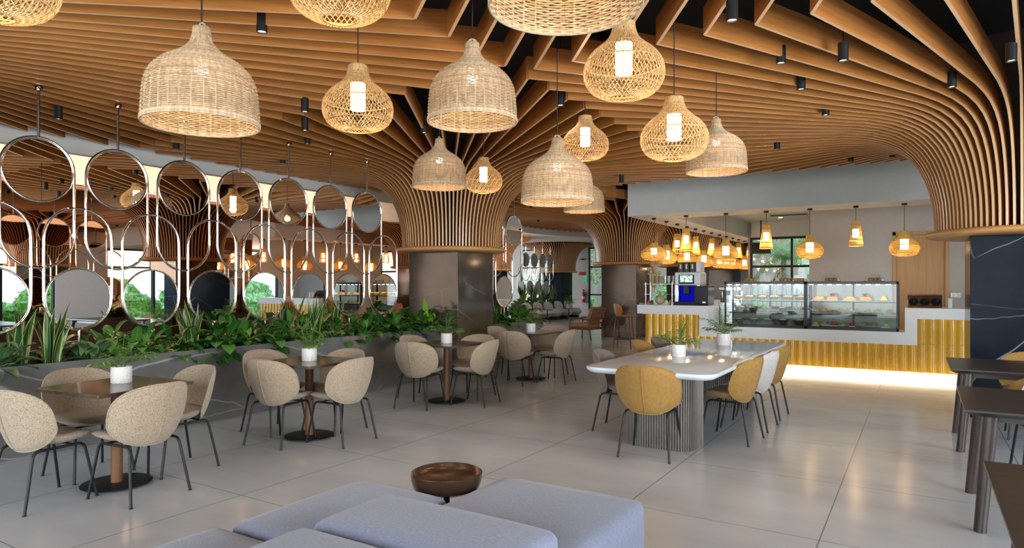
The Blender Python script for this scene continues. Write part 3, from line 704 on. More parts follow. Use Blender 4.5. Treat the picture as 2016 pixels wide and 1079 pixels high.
screen(0, [-7.085+.715*i for i in range(8)], [-6.735+.715*i for i in range(8)], 'polished steel screen of round mirrors and overlapping loops over the long planter')
screen(.1, [1.21, 1.92], [.85, 1.56], 'short polished steel screen of round mirrors right behind the marble column', base=.71)
screen(-7.2, [14.69, 15.42, 16.14, 16.85], [14.33, 15.05, 15.78, 16.5], 'far screen of round mirrors in front of the garden window', zt=2.54, base=.67, ceil=3.42)
# ------------------------------------------------------------------ small tables with potted palms and beige chairs
def pot_plant(x, y, z, label, sc=1.0, r=.072, h=.125, kind='parlor_palm', group='potted palms on the tables', dark=False, seed=3):
    t = empty('potted_palm', (x, y, z), sc=sc); tag(t, label, 'potted plant', group)
    MB().lathe([(.0, .0), (r*.96, .0), (r, .008), (r, h), (r-.009, h), (r-.012, h-.02), (0, h-.02)], 40).build('pot', M['potwhite' if not dark else 'stoneware'], t)
    MB().cyl(0, 0, h-.03, h-.014, r-.012, 24).build('soil', M['soil'], t)
    p = plant(kind, seed); ks = kids(p)
    for k in ks: k.parent = t; k.location = (0, 0, h-.015)
    bpy.data.objects.remove(p); return t
def small_table():
    t = empty('cafe_table')
    MB().box(0, 0, .737, .74, .74, .026).build('tabletop', M['darktop'], t, bevel=.003)
    MB().cyl(0, 0, .012, .724, .040, 28).build('pedestal', M['walnut'], t)
    MB().lathe([(0, .008), (.23, .008), (.238, .012), (.238, .016), (.23, .02), (0, .022)], 48).box(.15, .1, .004, .03, .03, .008).box(-.15, .1, .004, .03, .03, .008).box(0, -.18, .004, .03, .03, .008).build('base_plate', M['black'], t)
    MB().box(0, 0, .719, .34, .34, .010).build('mounting_plate', M['black'], t)
    return t
TB = [(1.87, -6.62, 6), (1.88, -4.80, 4), (1.84, -2.54, -2), (1.75, -.24, -3)]
TN = ['nearest small table, far left', 'second small table from the left', 'third small table from the left', 'farthest small table, beyond the column']
proto = small_table()
ppots = None
for i, (x, y, a) in enumerate(TB):
    t = proto if i == 0 else dup(proto)
    t.location = (x, y, 0); t.rotation_euler = (0, 0, rad(a)); tag(t, 'square brown-topped pedestal table, '+TN[i].replace('small table', 'one'), 'table', 'small square pedestal tables')
    lab = 'parlour palm in a white speckled pot on the '+TN[i]
    if ppots is None: ppots = pot_plant(x, y, .750, lab)
    else: dup(ppots, (x, y, .750), i*1.1, (.95, 1.0, 1.0, 1.05)[i], label=lab)
ppots.location = (1.80, -6.55, .750)
CH = [[(1.83, -7.09, 6), (2.26, -6.66, 96), (1.38, -6.58, -88), (1.83, -6.13, 176)],
      [(1.83, -5.10, 8), (2.28, -4.75, 92), (1.36, -4.80, -90), (1.86, -4.45, 182)],
      [(1.77, -2.98, 10), (2.24, -2.46, 98), (1.36, -2.45, -90), (1.90, -2.06, 184)],
      [(1.80, -.80, 8), (2.24, -.30, 96), (1.28, -.25, -92), (1.80, .28, 180)]]
SIDE = ['seen from behind at', 'on the right side of', 'on the planter side of', 'on the far side of']
TS = ['nearest small table, far left', 'second small table from the left', 'third small table from the left', 'farthest small table, beyond the column']
for i, row in enumerate(CH):
    for j, (x, y, a) in enumerate(row):
        chair('boucle', x, y, a, 'beige woven chair %s the %s' % (SIDE[j], TS[i]), 'beige shell chairs round the small tables')
# ------------------------------------------------------------------ long communal table
t = empty('communal_table', (4.95, -2.0, 0)); tag(t, 'long pale grey communal table on two fluted bases in the middle of the room', 'table')
def rrect(a, b, r, n=8):
    out = []
    for cx, cy, a0 in ((a-r, b-r, 0), (-a+r, b-r, PI/2), (-a+r, -b+r, PI), (a-r, -b+r, 3*PI/2)):
        for k in range(n+1): q = a0+PI/2*k/n; out.append((cx+r*math.cos(q), cy+r*math.sin(q)))
    return out
mb = MB(); lay = [(.0, .06, .690), (.0, .03, .698), (.0, .006, .715), (.0, 0, .728), (0, 0, .742), (0, .004, .748), (0, .012, .750)]
rings = [[(x, y, z) for x, y in rrect(.60-o, 1.80-o, max(.02, .16-o))] for _, o, z in lay]; n = len(rings[0])
mb.add([p for r_ in rings for p in r_], [(i*n+k, i*n+(k+1) % n, (i+1)*n+(k+1) % n, (i+1)*n+k) for i in range(len(rings)-1) for k in range(n)]+[tuple(range(n-1, -1, -1)), tuple((len(rings)-1)*n+k for k in range(n))])
mb.build('tabletop', M['tabletop'], t, ang=.9)
def flute_poly(a, b, r, pitch=.024, dep=.010):
    base = rrect(a, b, r, 10); pts = []; L = []
    for i in range(len(base)): p, q = Vector(base[i]), Vector(base[(i+1) % len(base)]); L.append((p, q, (q-p).length))
    tl = sum(x[2] for x in L); cnt_ = int(tl/pitch); out = []
    for k in range(cnt_*4):
        s = tl*k/(cnt_*4); acc = 0
        for p, q, l in L:
            if acc+l >= s and l > 1e-9:
                u = p.lerp(q, (s-acc)/l); nrm = Vector(((q-p).y, -(q-p).x)).normalized(); o = (-dep, 0, 0, -dep*.2)[k % 4]; u = u+nrm*o; out.append((u.x, u.y)); break
            acc += l
    return out
for yy in (-1.20, 1.20):
    b_ = MB().prism(flute_poly(.325, .26, .17), .0, .69); b_.build('fluted_base', M['flute'], t, smooth=False, loc=(0, yy, 0))
LP = [('mustard', 4.97, -3.66, 4, 'mustard chair at the near end of the long table, back to the viewer'),
      ('taupe', 4.36, -2.86, -84, 'dark taupe chair on the left side of the long table, nearest the viewer'),
      ('mustard', 4.30, -1.62, -92, 'mustard chair on the left side of the long table, its back just above the tabletop'),
      ('taupe', 4.30, -.95, -90, 'taupe chair on the left side of the long table, farthest along'),
      ('mustard', 5.44, -2.70, 84, 'mustard chair on the right side of the long table, nearest the viewer'),
      ('greyfab', 5.46, -2.02, 88, 'grey woven chair between two mustard chairs on the right of the long table'),
      ('mustard', 5.46, -1.32, 88, 'mustard chair on the right side of the long table, behind the grey one')]
for m_, x, y, a, l in LP: chair(m_, x, y, a, l, 'chairs round the long table')
dup(ppots, (4.86, -2.52, .750), 2.0, 1.0, label='parlour palm in a white speckled pot on the long table, the nearer of two')
dup(ppots, (4.93, -.95, .750), 4.2, 1.15, label='parlour palm in a white speckled pot on the long table, the farther of two')
# ------------------------------------------------------------------ dark tables on the right
def dark_table():
    t = empty('dining_table')
    mb = MB(); mb.add([(-.9, -.55, .75), (.9, -.55, .75), (.9, .55, .75), (-.9, .55, .75), (-.9, -.55, .738), (.9, -.55, .738), (.9, .55, .738), (-.9, .55, .738), (-.86, -.51, .712), (.86, -.51, .712), (.86, .51, .712), (-.86, .51, .712)],
        [(0, 1, 2, 3), (0, 4, 5, 1), (1, 5, 6, 2), (2, 6, 7, 3), (3, 7, 4, 0), (4, 8, 9, 5), (5, 9, 10, 6), (6, 10, 11, 7), (7, 11, 8, 4), (8, 11, 10, 9)])
    mb.build('tabletop', M['darkwood'], t, smooth=False)
    for a in (-1, 1):
        for b in (-1, 1): MB().tube([(a*.76, b*.38, .715), (a*.82, b*.44, .0)], [.040, .034], 22, caps=True).build('leg', M['legwood'], t)
    MB().b2(-.74, .74, -.36, -.33, .66, .712).b2(-.74, .74, .33, .36, .66, .712).build('apron', M['darkwood'], t, smooth=False)
    return t
dt = dark_table()
for i, y in enumerate((-1.68, -3.92, -6.35)):
    t = dt if i == 0 else dup(dt)
    t.location = (8.12, y, 0); tag(t, ('dark wooden table on round legs beside the blue marble column', 'middle of the three dark wooden tables at the right edge', 'nearest dark wooden table, only its corner in the picture')[i], 'table', 'dark wooden tables at the right edge')
chair('mustard', 7.95, -1.10, 178, 'mustard chair between the farthest dark table and the blue marble column', 'chairs at the dark tables')
chair('mustard', 7.86, -2.72, 4, 'mustard chair behind the middle dark table, left of the lilac one', 'chairs at the dark tables')
chair('lilac', 7.92, -3.12, 176, 'lilac grey chair at the far side of the middle dark table', 'chairs at the dark tables')
chair('plum', 7.96, -4.62, 2, 'dark plum chair under the middle dark table at the right edge', 'chairs at the dark tables')
# ------------------------------------------------------------------ sofa
def cushion(name, x0, x1, y0, y1, z0, z1, parent, mat='sofa', r=.045, pil=.022):
    a, b, c = (x1-x0)/2, (y1-y0)/2, (z1-z0)
    mb = MB(); n = 14
    def f(u, v):  # top sheet with soft crown
        x = (u*2-1); y = (v*2-1); return (x*a, y*b, c)
    # rounded box from spherified grid
    vs = []; fs = []; idx = {}
    import itertools
    def key(p): return (round(p[0], 5), round(p[1], 5), round(p[2], 5))
    def add(p):
        k = key(p)
        if k not in idx:
            q = Vector((max(-a+r, min(a-r, p[0]*a)), max(-b+r, min(b-r, p[1]*b)), max(r, min(c-r, (p[2]+1)/2*c))))
            full = Vector((p[0]*a, p[1]*b, (p[2]+1)/2*c)); d = full-q; m = q+(d.normalized()*r if d.length > 1e-6 else d)
            if p[2] > .99: m.z += pil*(1-p[0]**4)*(1-p[1]**4)
            idx[k] = len(vs); vs.append(m)
        return idx[k]
    g = [-1+2*i/n for i in range(n+1)]
    e = .86; g = [-1, -.985, -.95, -.9, -.75, -.5, -.2, .2, .5, .75, .9, .95, .985, 1]; n = len(g)-1
    for ax in range(3):
        for sgn in (-1, 1):
            for i in range(n):
                for j in range(n):
                    q = []
                    for (u, v) in ((g[i], g[j]), (g[i+1], g[j]), (g[i+1], g[j+1]), (g[i], g[j+1])):
                        p = [0, 0, 0]; p[ax] = sgn; p[(ax+1) % 3] = u; p[(ax+2) % 3] = v; q.append(add(p))
                    fs.append(tuple(q) if sgn > 0 else tuple(q[::-1]))
    mb.add(vs, fs); return mb.build(name, M[mat], parent, ang=2, loc=((x0+x1)/2, (y0+y1)/2, z0))
def sofa_block(x0, x1, y0, y1, h, label, mat='sofa', leg=.04):
    t = empty('sofa_module', ((x0+x1)/2, (y0+y1)/2, 0)); tag(t, label, 'sofa module', 'blue grey sofa modules in the foreground'); cx, cy = (x0+x1)/2, (y0+y1)/2
    cushion('cushion', x0-cx, x1-cx, y0-cy, y1-cy, leg, h, t, mat)
    a, b = (x1-x0)/2, (y1-y0)/2
    pts = [k for k in rrect(a-.006, b-.006, .045, 5)]
    MB().tube([(x, y, h-.036) for x, y in pts], .0028, 5, closed=True).build('piping', M[mat], t)
    for sx_ in (-1, 1):
        for sy in (-1, 1): MB().cyl(sx_*(a-.1), sy*(b-.08), 0, leg+.01, .02, 12).build('foot', M['black'], t)
    return t
sofa_block(4.34, 4.965, -7.40, -6.57, .42, 'low blue grey sofa seat at the far left of the sofa group')
sofa_block(4.30, 4.965, -8.25, -7.42, .42, 'low blue grey sofa seat at the bottom left edge of the picture')
sofa_block(4.985, 5.83, -7.04, -6.09, .42, 'blue grey sofa block at the right end of the group, beside the round tray table')
sofa_block(4.985, 5.86, -7.50, -7.06, .585, 'taller blue grey sofa block in the centre foreground')
sofa_block(4.985, 5.86, -8.20, -7.52, .585, 'taller blue grey sofa block cut by the bottom edge of the picture')
t = empty('tray_table', (4.78, -6.36, 0)); tag(t, 'round bronze tray table tucked behind the sofa', 'side table')
MB().lathe([(0, .36), (.13, .365), (.180, .39), (.193, .43), (.196, .468), (.188, .472), (.178, .455), (.160, .440), (0, .436)], 56).build('tray', plain('aged_bronze', (.11, .065, .042), .25, .7), t)
MB().cyl(0, 0, .02, .425, .018, 16).build('stem', M['black'], t); MB().cyl(0, 0, 0, .02, .13, 36).build('base_plate', M['black'], t)
# ------------------------------------------------------------------ wood armchair, bar stools, far lounge chairs
t = empty('armchair', (-.75, 7.05, 0), rad(84)); tag(t, 'wooden armchair with tan leather cushions in front of the brown marble column', 'armchair')
for sx_ in (-1, 1):
    MB().tube([(sx_*.33, .34, 0), (sx_*.33, .31, .56)], .022, 8).build('leg', M['walnut'], t)
    MB().tube([(sx_*.33, -.36, 0), (sx_*.33, -.28, .40), (sx_*.33, -.42, .86)], .022, 8).build('leg', M['walnut'], t)
    MB().tube([(sx_*.33, .36, .57), (sx_*.34, .0, .59), (sx_*.33, -.34, .54)], .022, 8).build('armrest', M['walnut'], t)
MB().b2(-.33, .33, .29, .33, .28, .34).b2(-.33, .33, -.33, -.29, .28, .34).b2(-.345, -.315, -.3, .3, .28, .34).b2(.315, .345, -.3, .3, .28, .34).build('frame', M['walnut'], t)
mb = MB()
for z in (.46, .60, .74, .85): mb.box(0, -.30-(z-.4)*.29, z, .64, .022, .045)
mb.build('back_slats', M['walnut'], t)
cushion('seat_cushion', -.30, .30, -.28, .33, .33, .45, t, 'tan'); o = cushion('back_cushion', -.30, .30, -.05, .07, .43, .88, t, 'tan'); o.rotation_euler = (rad(16), 0, 0); o.location = (0, -.20, .43)
def stool(x, y, a, label):
    t = empty('bar_stool', (x, y, 0), rad(a)); tag(t, label, 'bar stool', 'tan bar stools at the end of the counter')
    def bf(px, py):
        q = Vector((px*.22, -.20+.12*px*px-.03*py, .90+.15*py)); return q, Vector((0, 1, 0))
    def sf(px, py): return Vector((px*.22, .02+py*.21, .75+.02*px*px)), Vector((0, 0, 1))
    shell(bf, .016, n=28, m=6).build('backrest', M['tan'], t, ang=2); shell(sf, .022, n=28, m=6).build('seat', M['tan'], t, ang=2)
    for sx_ in (-1, 1):
        for sy in (-1, 1): MB().tube([(sx_*.15, sy*.15, .74), (sx_*.21, sy*.21, 0)], .014, 8).build('leg', M['walnut'], t)
    mb = MB()
    for a_, b_ in (((-.19, .19), (.19, .19)), ((-.19, -.19), (.19, -.19)), ((-.19, -.19), (-.19, .19)), ((.19, -.19), (.19, .19))): mb.tube([(*a_, .22), (*b_, .22)], .010, 6)
    mb.build('footrest', M['black'], t); return t
stool(1.08, 5.25, -80, 'tan leather bar stool nearer the viewer at the end of the counter'); stool(1.30, 6.35, -80, 'tan leather bar stool farther back at the end of the counter')
def lounge():
    t = empty('lounge_chair')
    def sf(px, py): return Vector((px*.34, .06+py*.34, .29)), Vector((0, 0, 1))
    def bf(px, py): return Vector((px*.34, -.26+.10*px*px-.05*py, .50+.26*py)), Vector((0, 1, 0))
    shell(sf, .17, n=28, m=7, q=3).build('seat', M['lounge'], t, ang=2); shell(bf, .10, n=28, m=7, q=3).build('backrest', M['lounge'], t, ang=2)
    MB().cyl(0, .04, 0, .14, .26, 28).build('plinth', M['black'], t); return t
lp = lounge()
for i, y in enumerate((13.6, 14.5, 15.4, 16.35, 17.3)):
    t = lp if i == 0 else dup(lp)
    t.location = (-6.30, y, 0); t.rotation_euler = (0, 0, rad(-90)); tag(t, 'pale grey rounded lounge chair by the far planter, %s from the left' % ORD[i], 'lounge chair', 'pale lounge chairs in the far corner')
sp_ = None
for i, y in enumerate((13.95, 15.85)):
    t = empty('side_table', (-5.75, y, 0)); tag(t, ('small round black side table, the left one between the far lounge chairs', 'small round black side table, the right one between the far lounge chairs')[i], 'side table', 'side tables by the lounge chairs')
    MB().cyl(0, 0, .46, .48, .22, 28).build('top', M['darkwood'], t); MB().cyl(0, 0, .02, .46, .02, 12).build('stem', M['black'], t); MB().cyl(0, 0, 0, .02, .15, 24).build('base_plate', M['black'], t)
dup(ppots, (-5.75, 15.85, .48), 1, 1.4, label='small potted palm on the right side table between the far lounge chairs')
# fire extinguisher, signs
t = empty('fire_extinguisher', (-6.98, 19.86, .62)); tag(t, 'red fire extinguisher hanging on the far wall beside the garden door', 'fire extinguisher')
MB().lathe([(0, 0), (.08, 0), (.085, .03), (.085, .42), (.06, .50), (.025, .53), (.02, .58)], 24).build('cylinder_body', M['red'], t)
MB().cyl(0, 0, .16, .30, .0865, 24).build('label_band', M['white'], t); MB().box(.02, -.02, .60, .12, .03, .05).tube([(.05, 0, .58), (.13, -.02, .45), (.10, -.04, .2)], .012, 6).build('hose', M['black'], t)
t = empty('wall_sign', (-7.0, 19.93, 1.85)); tag(t, 'red and green safety sign on the far wall above the extinguisher', 'sign')
MB().box(-.1, 0, .18, .34, .02, .16).build('red_panel', M['red'], t, smooth=False); MB().box(.08, 0, -.08, .16, .02, .30).build('green_panel', M['greensign'], t, smooth=False)
tag(MB().lathe([(0, 0), (.12, 0), (.13, .03), (.12, .06), (0, .08)], 24).build('alarm_bell', M['red'], loc=(-7.1, 19.93, 2.7)), 'round red alarm bell high on the far wall', 'alarm bell')
# ------------------------------------------------------------------ bar
t = empty('bar_counter', (0, 0, 0)); tag(t, 'long bar counter with white stepped worktop over mustard scalloped tiles', 'bar counter')
def xz(poly, y0, y1):
    n = len(poly); vs = [(x, y0, z) for x, z in poly]+[(x, y1, z) for x, z in poly]
    return MB().add(vs, [tuple(range(n)), tuple(range(2*n-1, n-1, -1))]+[(i, n+i, n+(i+1) % n, (i+1) % n) for i in range(n)])
band = xz([(2.27, .93), (3.49, .93), (3.49, .53), (6.96, .53), (6.96, .95), (9.3, .95), (9.3, 1.12), (6.79, 1.12), (6.79, .73), (3.66, .73), (3.66, 1.10), (2.27, 1.10)], 3.02, 3.78)
band.b2(2.27, 2.95, 3.78, 8.2, .93, 1.10)
band.build('white_worktop', M['corian'], t, smooth=False)
def tiles(mb, x0, x1, y, z0, z1, pitch=.127, dep=.028, side=False):
    n = max(1, round((x1-x0)/pitch)); w = (x1-x0)/n
    for i in range(n):
        a, b = x0+i*w+.002, x0+(i+1)*w-.002; pts = []
        for k in range(7): s = k/6; pts.append((a+(b-a)*s, y-dep*math.sin(PI*s)**.8))
        pts += [(b, y+.02), (a, y+.02)]
        if side: pts = [(-(p[1]-y)*1+y if False else p[1], p[0]) for p in pts][::-1]
        mb.prism(pts, z0, z1)
mb = MB()
for x0, x1, zt in ((2.42, 3.49, .93), (3.49, 6.96, .53), (6.96, 9.3, .95)):
    rows = [(.10, min(.548, zt))]+([(.553, zt)] if zt > .6 else [])
    for a, b in rows: tiles(mb, x0, x1, 3.08, a, b)
for a, b in ((.10, .548), (.553, .93)): tiles(mb, 3.1, 8.1, 2.42, a, b, side=True)
mb.build('scalloped_tiles', M['tile'], t, ang=.9)
MB().b2(2.44, 9.3, 3.09, 3.16, .09, .53).b2(6.97, 9.3, 3.09, 3.16, .5, .94).b2(2.44, 3.48, 3.09, 3.16, .5, .92).b2(2.44, 2.9, 3.16, 8.1, .09, .92).b2(3.5, 6.95, 3.16, 3.76, .45, .54).build('backing', M['grout'], t, smooth=False)
MB().b2(2.6, 9.3, 3.28, 3.7, 0, .50).build('plinth', M['white'], t, smooth=False)
t2 = empty('back_counter', (4.1, 6.4, 0)); tag(t2, 'low white counter behind the display cases in the bar', 'counter')
MB().b2(-1.2, 1.6, -.28, .28, .86, .90).build('worktop', M['corian'], t2, smooth=False); MB().b2(-1.18, 1.58, -.26, .28, 0, .86).build('cabinet', M['grey'], t2, smooth=False)

def case(x0, x1, label, side):
    t = empty('display_case', ((x0+x1)/2, 3.42, .73)); tag(t, label, 'display case', 'glass display cases on the bar'); a = (x1-x0)/2; f = MB(); w = .030
    for sx_ in (-1, 1):
        for sy in (-1, 1): f.box(sx_*(a-w/2), sy*.29, .41, w, .03, .82)
    f.b2(-a, a, -.305, .305, 0, .05).b2(-a, a, -.305, .305, .775, .82).b2(-a+.5*a*2-.015, -a+.5*a*2+.015, .27, .30, .05, .78)
    f.build('frame', M['blackgloss'], t, bevel=.003)
    MB().b2(-a+w, a-w, -.302, -.296, .05, .775).build('front_glass', M['cglass'], t, smooth=False)
    MB().b2(-a+w, a-w, .290, .296, .30, .775).build('back_glass', M['cglass'], t, smooth=False)
    MB().b2(-a+w, a-w, .285, .296, .05, .28).build('back_panel', M['flute'], t, smooth=False)
    for z in (.485, .26): MB().b2(-a+.02, a-.02, -.25, .28, z-.004, z+.004).build('shelf', M['shelfglass'], t, smooth=False); 
    for z in (.465, .24): MB().b2(-a+.02, a-.02, -.01, .01, z-.008, z+.008).build('shelf_rail', M['black'], t, smooth=False)
    mb = MB(); n = int(a*2/.145)
    for i in range(n):
        for k in (-1, 0, 1): mb.box(-a+.08+i*.145+k*.025, -.24, .768, .014, .014, .012)
    mb.build('led_strip', emis('led_dots', (1, .82, .58), 8) if side == 0 else bpy.data.materials['led_dots'], t, smooth=False)
    return t
case(3.93, 5.31, 'left glass display case holding rows of bowls', 0); case(5.31, 6.70, 'right glass display case holding cakes and fruit pastries', 1)
area('case_light', (4.62, 3.22, 1.485), (0, 0, 0), 1.2, .05, 4.5, (1, .74, .46)); area('case_light', (6.0, 3.22, 1.485), (0, 0, 0), 1.2, .05, 4.5, (1, .74, .46))
def bowl(mat, food, foodmat, r=.088, h=.075, seed=1):
    t = empty('serving_bowl'); q = random.Random(seed)
    MB().lathe([(0, 0), (r*.45, 0), (r*.5, .012), (r*.85, h*.5), (r, h), (r-.007, h), (r*.8, h*.5), (r*.4, .02), (0, .018)], 28).build('bowl', M[mat], t)
    mb = MB()
    for i in range(16): a = 2.4*i; rr = r*.72*math.sqrt(i/16); mb.sphere((rr*math.cos(a), rr*math.sin(a), h*.80+q.uniform(0, .02)), r*.20, 8, 6, (1, 1, .7))
    mb.lathe([(0, h*.3), (r*.62, h*.4), (r*.76, h*.72), (r*.5, h*.85), (0, h*.88)], 20)
    mb.build('food', M[foodmat], t, ang=2); return t
bows = {}
def put_bowl(k, x, y, z, label, group, sc=1):
    a = {'amber': ('amber', 1, 'cream', .094, .062), 'pale': ('marbled', 1, 'yellowfood', .09, .092), 'dark': ('stoneware', 1, 'yellowfood', .086, .082), 'tall': ('stoneware', 1, 'cream', .092, .085)}[k]
    if k not in bows: bows[k] = bowl(a[0], 1, a[2], a[3], a[4]); o = bows[k]; o.location = (x, y, z)
    else: o = dup(bows[k], (x, y, z), x*9)
    tag(o, label, 'bowl', group)
bx = lambda px: 3.93+(px-1433)*.00879
for i, px in enumerate((1454, 1477, 1503, 1528, 1553, 1576)): put_bowl('amber', bx(px), 3.36, .73+.49, 'amber glass bowl on the top shelf of the left case, %s from the left' % ORD[i], 'amber bowls on the top shelf')
for i, px in enumerate((1459, 1486, 1513, 1544, 1572)): put_bowl('pale' if i % 2 == 0 else 'dark', bx(px), 3.34, .73+.265, '%s bowl on the middle shelf of the left case, %s from the left' % (('pale', 'dark')[i % 2], ORD[i]), 'bowls on the middle shelf')
for i, px in enumerate((1458, 1486, 1514, 1544.5, 1574)): put_bowl('tall', bx(px), 3.34, .73+.052, 'dark bowl of food on the bottom of the left case, %s from the left' % ORD[i], 'bowls at the bottom of the left case')
# cakes and pastries
def pastry(kind, seed):
    q = random.Random(seed); t = empty(kind)
    if kind == 'cake':
        MB().lathe([(0, 0), (.10, 0), (.112, .010), (.108, .012), (0, .012)], 28).build('plate', M['china'], t)
        MB().lathe([(0, .012), (.08, .012), (.084, .05), (.07, .062), (0, .064)], 28).build('sponge', M[('cream', 'bread')[seed % 2]], t)
        mb = MB()
        for i in range(3): mb.box(q.uniform(-.03, .03), q.uniform(-.02, .02), .095, .05, .006, .06, q.uniform(0, 3))
        mb.build('chocolate_shards', M['choc'], t, smooth=False)
        mb = MB()
        for i in range(7): mb.sphere((.055*math.cos(i), .055*math.sin(i), .07), .014, 8, 6)
        mb.build('berries', M['redfood'], t)
    elif kind == 'tart':
        MB().b2(-.105, .105, -.06, .06, 0, .012).build('board', M['china'], t, bevel=.003)
        MB().b2(-.09, .09, -.045, .045, .012, .045).build('crust', M['bread'], t, bevel=.008)
        mb = MB()
        for i in range(12): mb.sphere((q.uniform(-.08, .08), q.uniform(-.035, .035), .050), .016, 8, 6)
        mb.build('topping', M['yellowfood'], t)
    elif kind == 'canape':
        MB().add([(-.06, -.05, .0), (.06, -.05, 0), (.06, .05, 0), (-.06, .05, 0), (-.08, -.065, .022), (.08, -.065, .022), (.08, .065, .022), (-.08, .065, .022)], [(3, 2, 1, 0), (0, 1, 5, 4), (1, 2, 6, 5), (2, 3, 7, 6), (3, 0, 4, 7), (0, 1, 2, 3)]).build('dish', M['china'], t, smooth=False)
        MB().sphere((0, 0, .035), .045, 14, 8, (1, .8, .6)).build('bread', M['bread'], t)
        mb = MB()
        for i in range(6): mb.sphere((q.uniform(-.03, .03), q.uniform(-.02, .02), .065), .013, 8, 6, (1, 1, .8))
        mb.build('garnish', M[('redfood', 'greenfood', 'yellowfood')[seed % 3]], t)
    elif kind == 'wedge':
        MB().lathe([(0, 0), (.09, 0), (.095, .006), (0, .008)], 24).build('plate', M['stoneware'], t)
        MB().add([(-.06, -.03, .01), (.06, -.03, .01), (.06, .03, .01), (-.06, .03, .01), (-.01, 0, .085), (.02, .02, .085)], [(3, 2, 1, 0), (0, 1, 4), (1, 2, 5, 4), (2, 3, 5), (3, 0, 4, 5)]).build('wedge_slice', M['yellowfood'], t, smooth=False)
    elif kind == 'glazed_fruit':
        MB().b2(-.06, .06, -.05, .05, 0, .008).build('board', M['china'], t)
        MB().sphere((0, 0, .035), .045, 16, 10, (1, .9, .75)).build('fruit', M[('greenfood', 'redfood', 'yellowfood')[seed % 3]], t)
    return t
px2 = lambda px: 5.31+(px-1590)*.00775
items = [(('tart', 1612), ('cake', 1641), ('tart', 1676), ('cake', 1707), ('wedge', 1741)),
         (('canape', 1609), ('canape', 1627), ('canape', 1645), ('canape', 1663), ('canape', 1684), ('canape', 1707), ('canape', 1727), ('canape', 1750)),
         (('glazed_fruit', 1607), ('canape', 1625), ('glazed_fruit', 1644), ('canape', 1663), ('glazed_fruit', 1680), ('canape', 1703), ('canape', 1722), ('glazed_fruit', 1746))]
pc = {}
FR = ['lime green', 'red', 'yellow']; GN = ['red', 'green', 'yellow']; n_ = 0
for r_, (row, zz) in enumerate(zip(items, (.49, .265, .052))):
    for i, (k, px) in enumerate(row):
        v = n_ % (3 if k in ('canape', 'glazed_fruit') else 2)
        if k == 'glazed_fruit': v = (0, 1, 1, 0)[i//2] if i != 2 else 1
        n_ += 1
        if (k, v) not in pc: pc[(k, v)] = pastry(k, v); o = pc[(k, v)]; o.location = (px2(px), 3.36, .73+zz)
        else: o = dup(pc[(k, v)], (px2(px), 3.36, .73+zz), i*.4)
        nm = {'tart': 'fruit tart', 'cake': 'cream cake with chocolate shards', 'wedge': 'yellow cheesecake wedge on a dark plate', 'canape': 'small pastry with %s garnish' % GN[v % 3], 'glazed_fruit': '%s glazed dessert' % FR[v % 3]}[k]
        tag(o, '%s, %s along the right case\'s %s' % (nm, ORD[i], ('top shelf', 'middle shelf', 'bottom')[r_]), 'pastry', 'pastries in the right case')
# glass cloches, orchid, box on the cases
cl = None
for i, (x, lab) in enumerate(((4.32, 'leftmost'), (4.92, 'second'), (5.67, 'third'), (6.34, 'rightmost'))):
    if cl is None:
        cl = t = empty('glass_cloche'); MB().lathe([(.15, .0), (.155, .012), (.15, .05), (.125, .09), (.08, .115), (.015, .125), (.012, .14), (.02, .152), (.014, .165), (0, .168)], 32).build('dome', M['cglass'], t)
        MB().lathe([(0, .0), (.16, .0), (.165, .008), (0, .01)], 32).build('stand', M['china'], t)
        mb = MB()
        for k in range(6): mb.sphere((.07*math.cos(k), .07*math.sin(k), .035), .032, 10, 7)
        mb.build('buns', M['bread'], t)
    else: t = dup(cl)
    t.location = (x, 3.45, 1.551); tag(t, 'glass cake dome on the display cases, %s of four' % lab, 'cake dome', 'cake domes on the display cases')
t = tag(empty('orchid', (4.66, 3.8, 1.1)), 'orange orchid spray rising behind the left display case', 'orchid')
MB().lathe([(0, 0), (.05, 0), (.06, .12), (0, .12)], 20).build('pot', M['china'], t)
MB().tube([(0, 0, .1), (.0, 0, .45), (.05, 0, .62), (.13, 0, .70), (.2, 0, .70)], .006, 6).build('stem', M['stem'], t)
mb = MB(); q = random.Random(4)
for i in range(16):
    s = i/15; c = Vector((-.02+.2*s+q.uniform(-.02, .02), q.uniform(-.04, .04), .45+.27*s+q.uniform(-.03, .02)))
    for k in range(5): a = 2*PI*k/5+i; leaf(mb, c, (math.cos(a), .3, math.sin(a)), .035, .026, .1, .1, 3)
mb.build('blossoms', M['orange'], t, ang=2)
tag(MB().b2(-.08, .08, -.06, .06, 0, .06).build('wooden_box', M['bread'], loc=(5.16, 3.45, 1.551), bevel=.004), 'small reddish box on the left display case, right of the second cake dome', 'box')
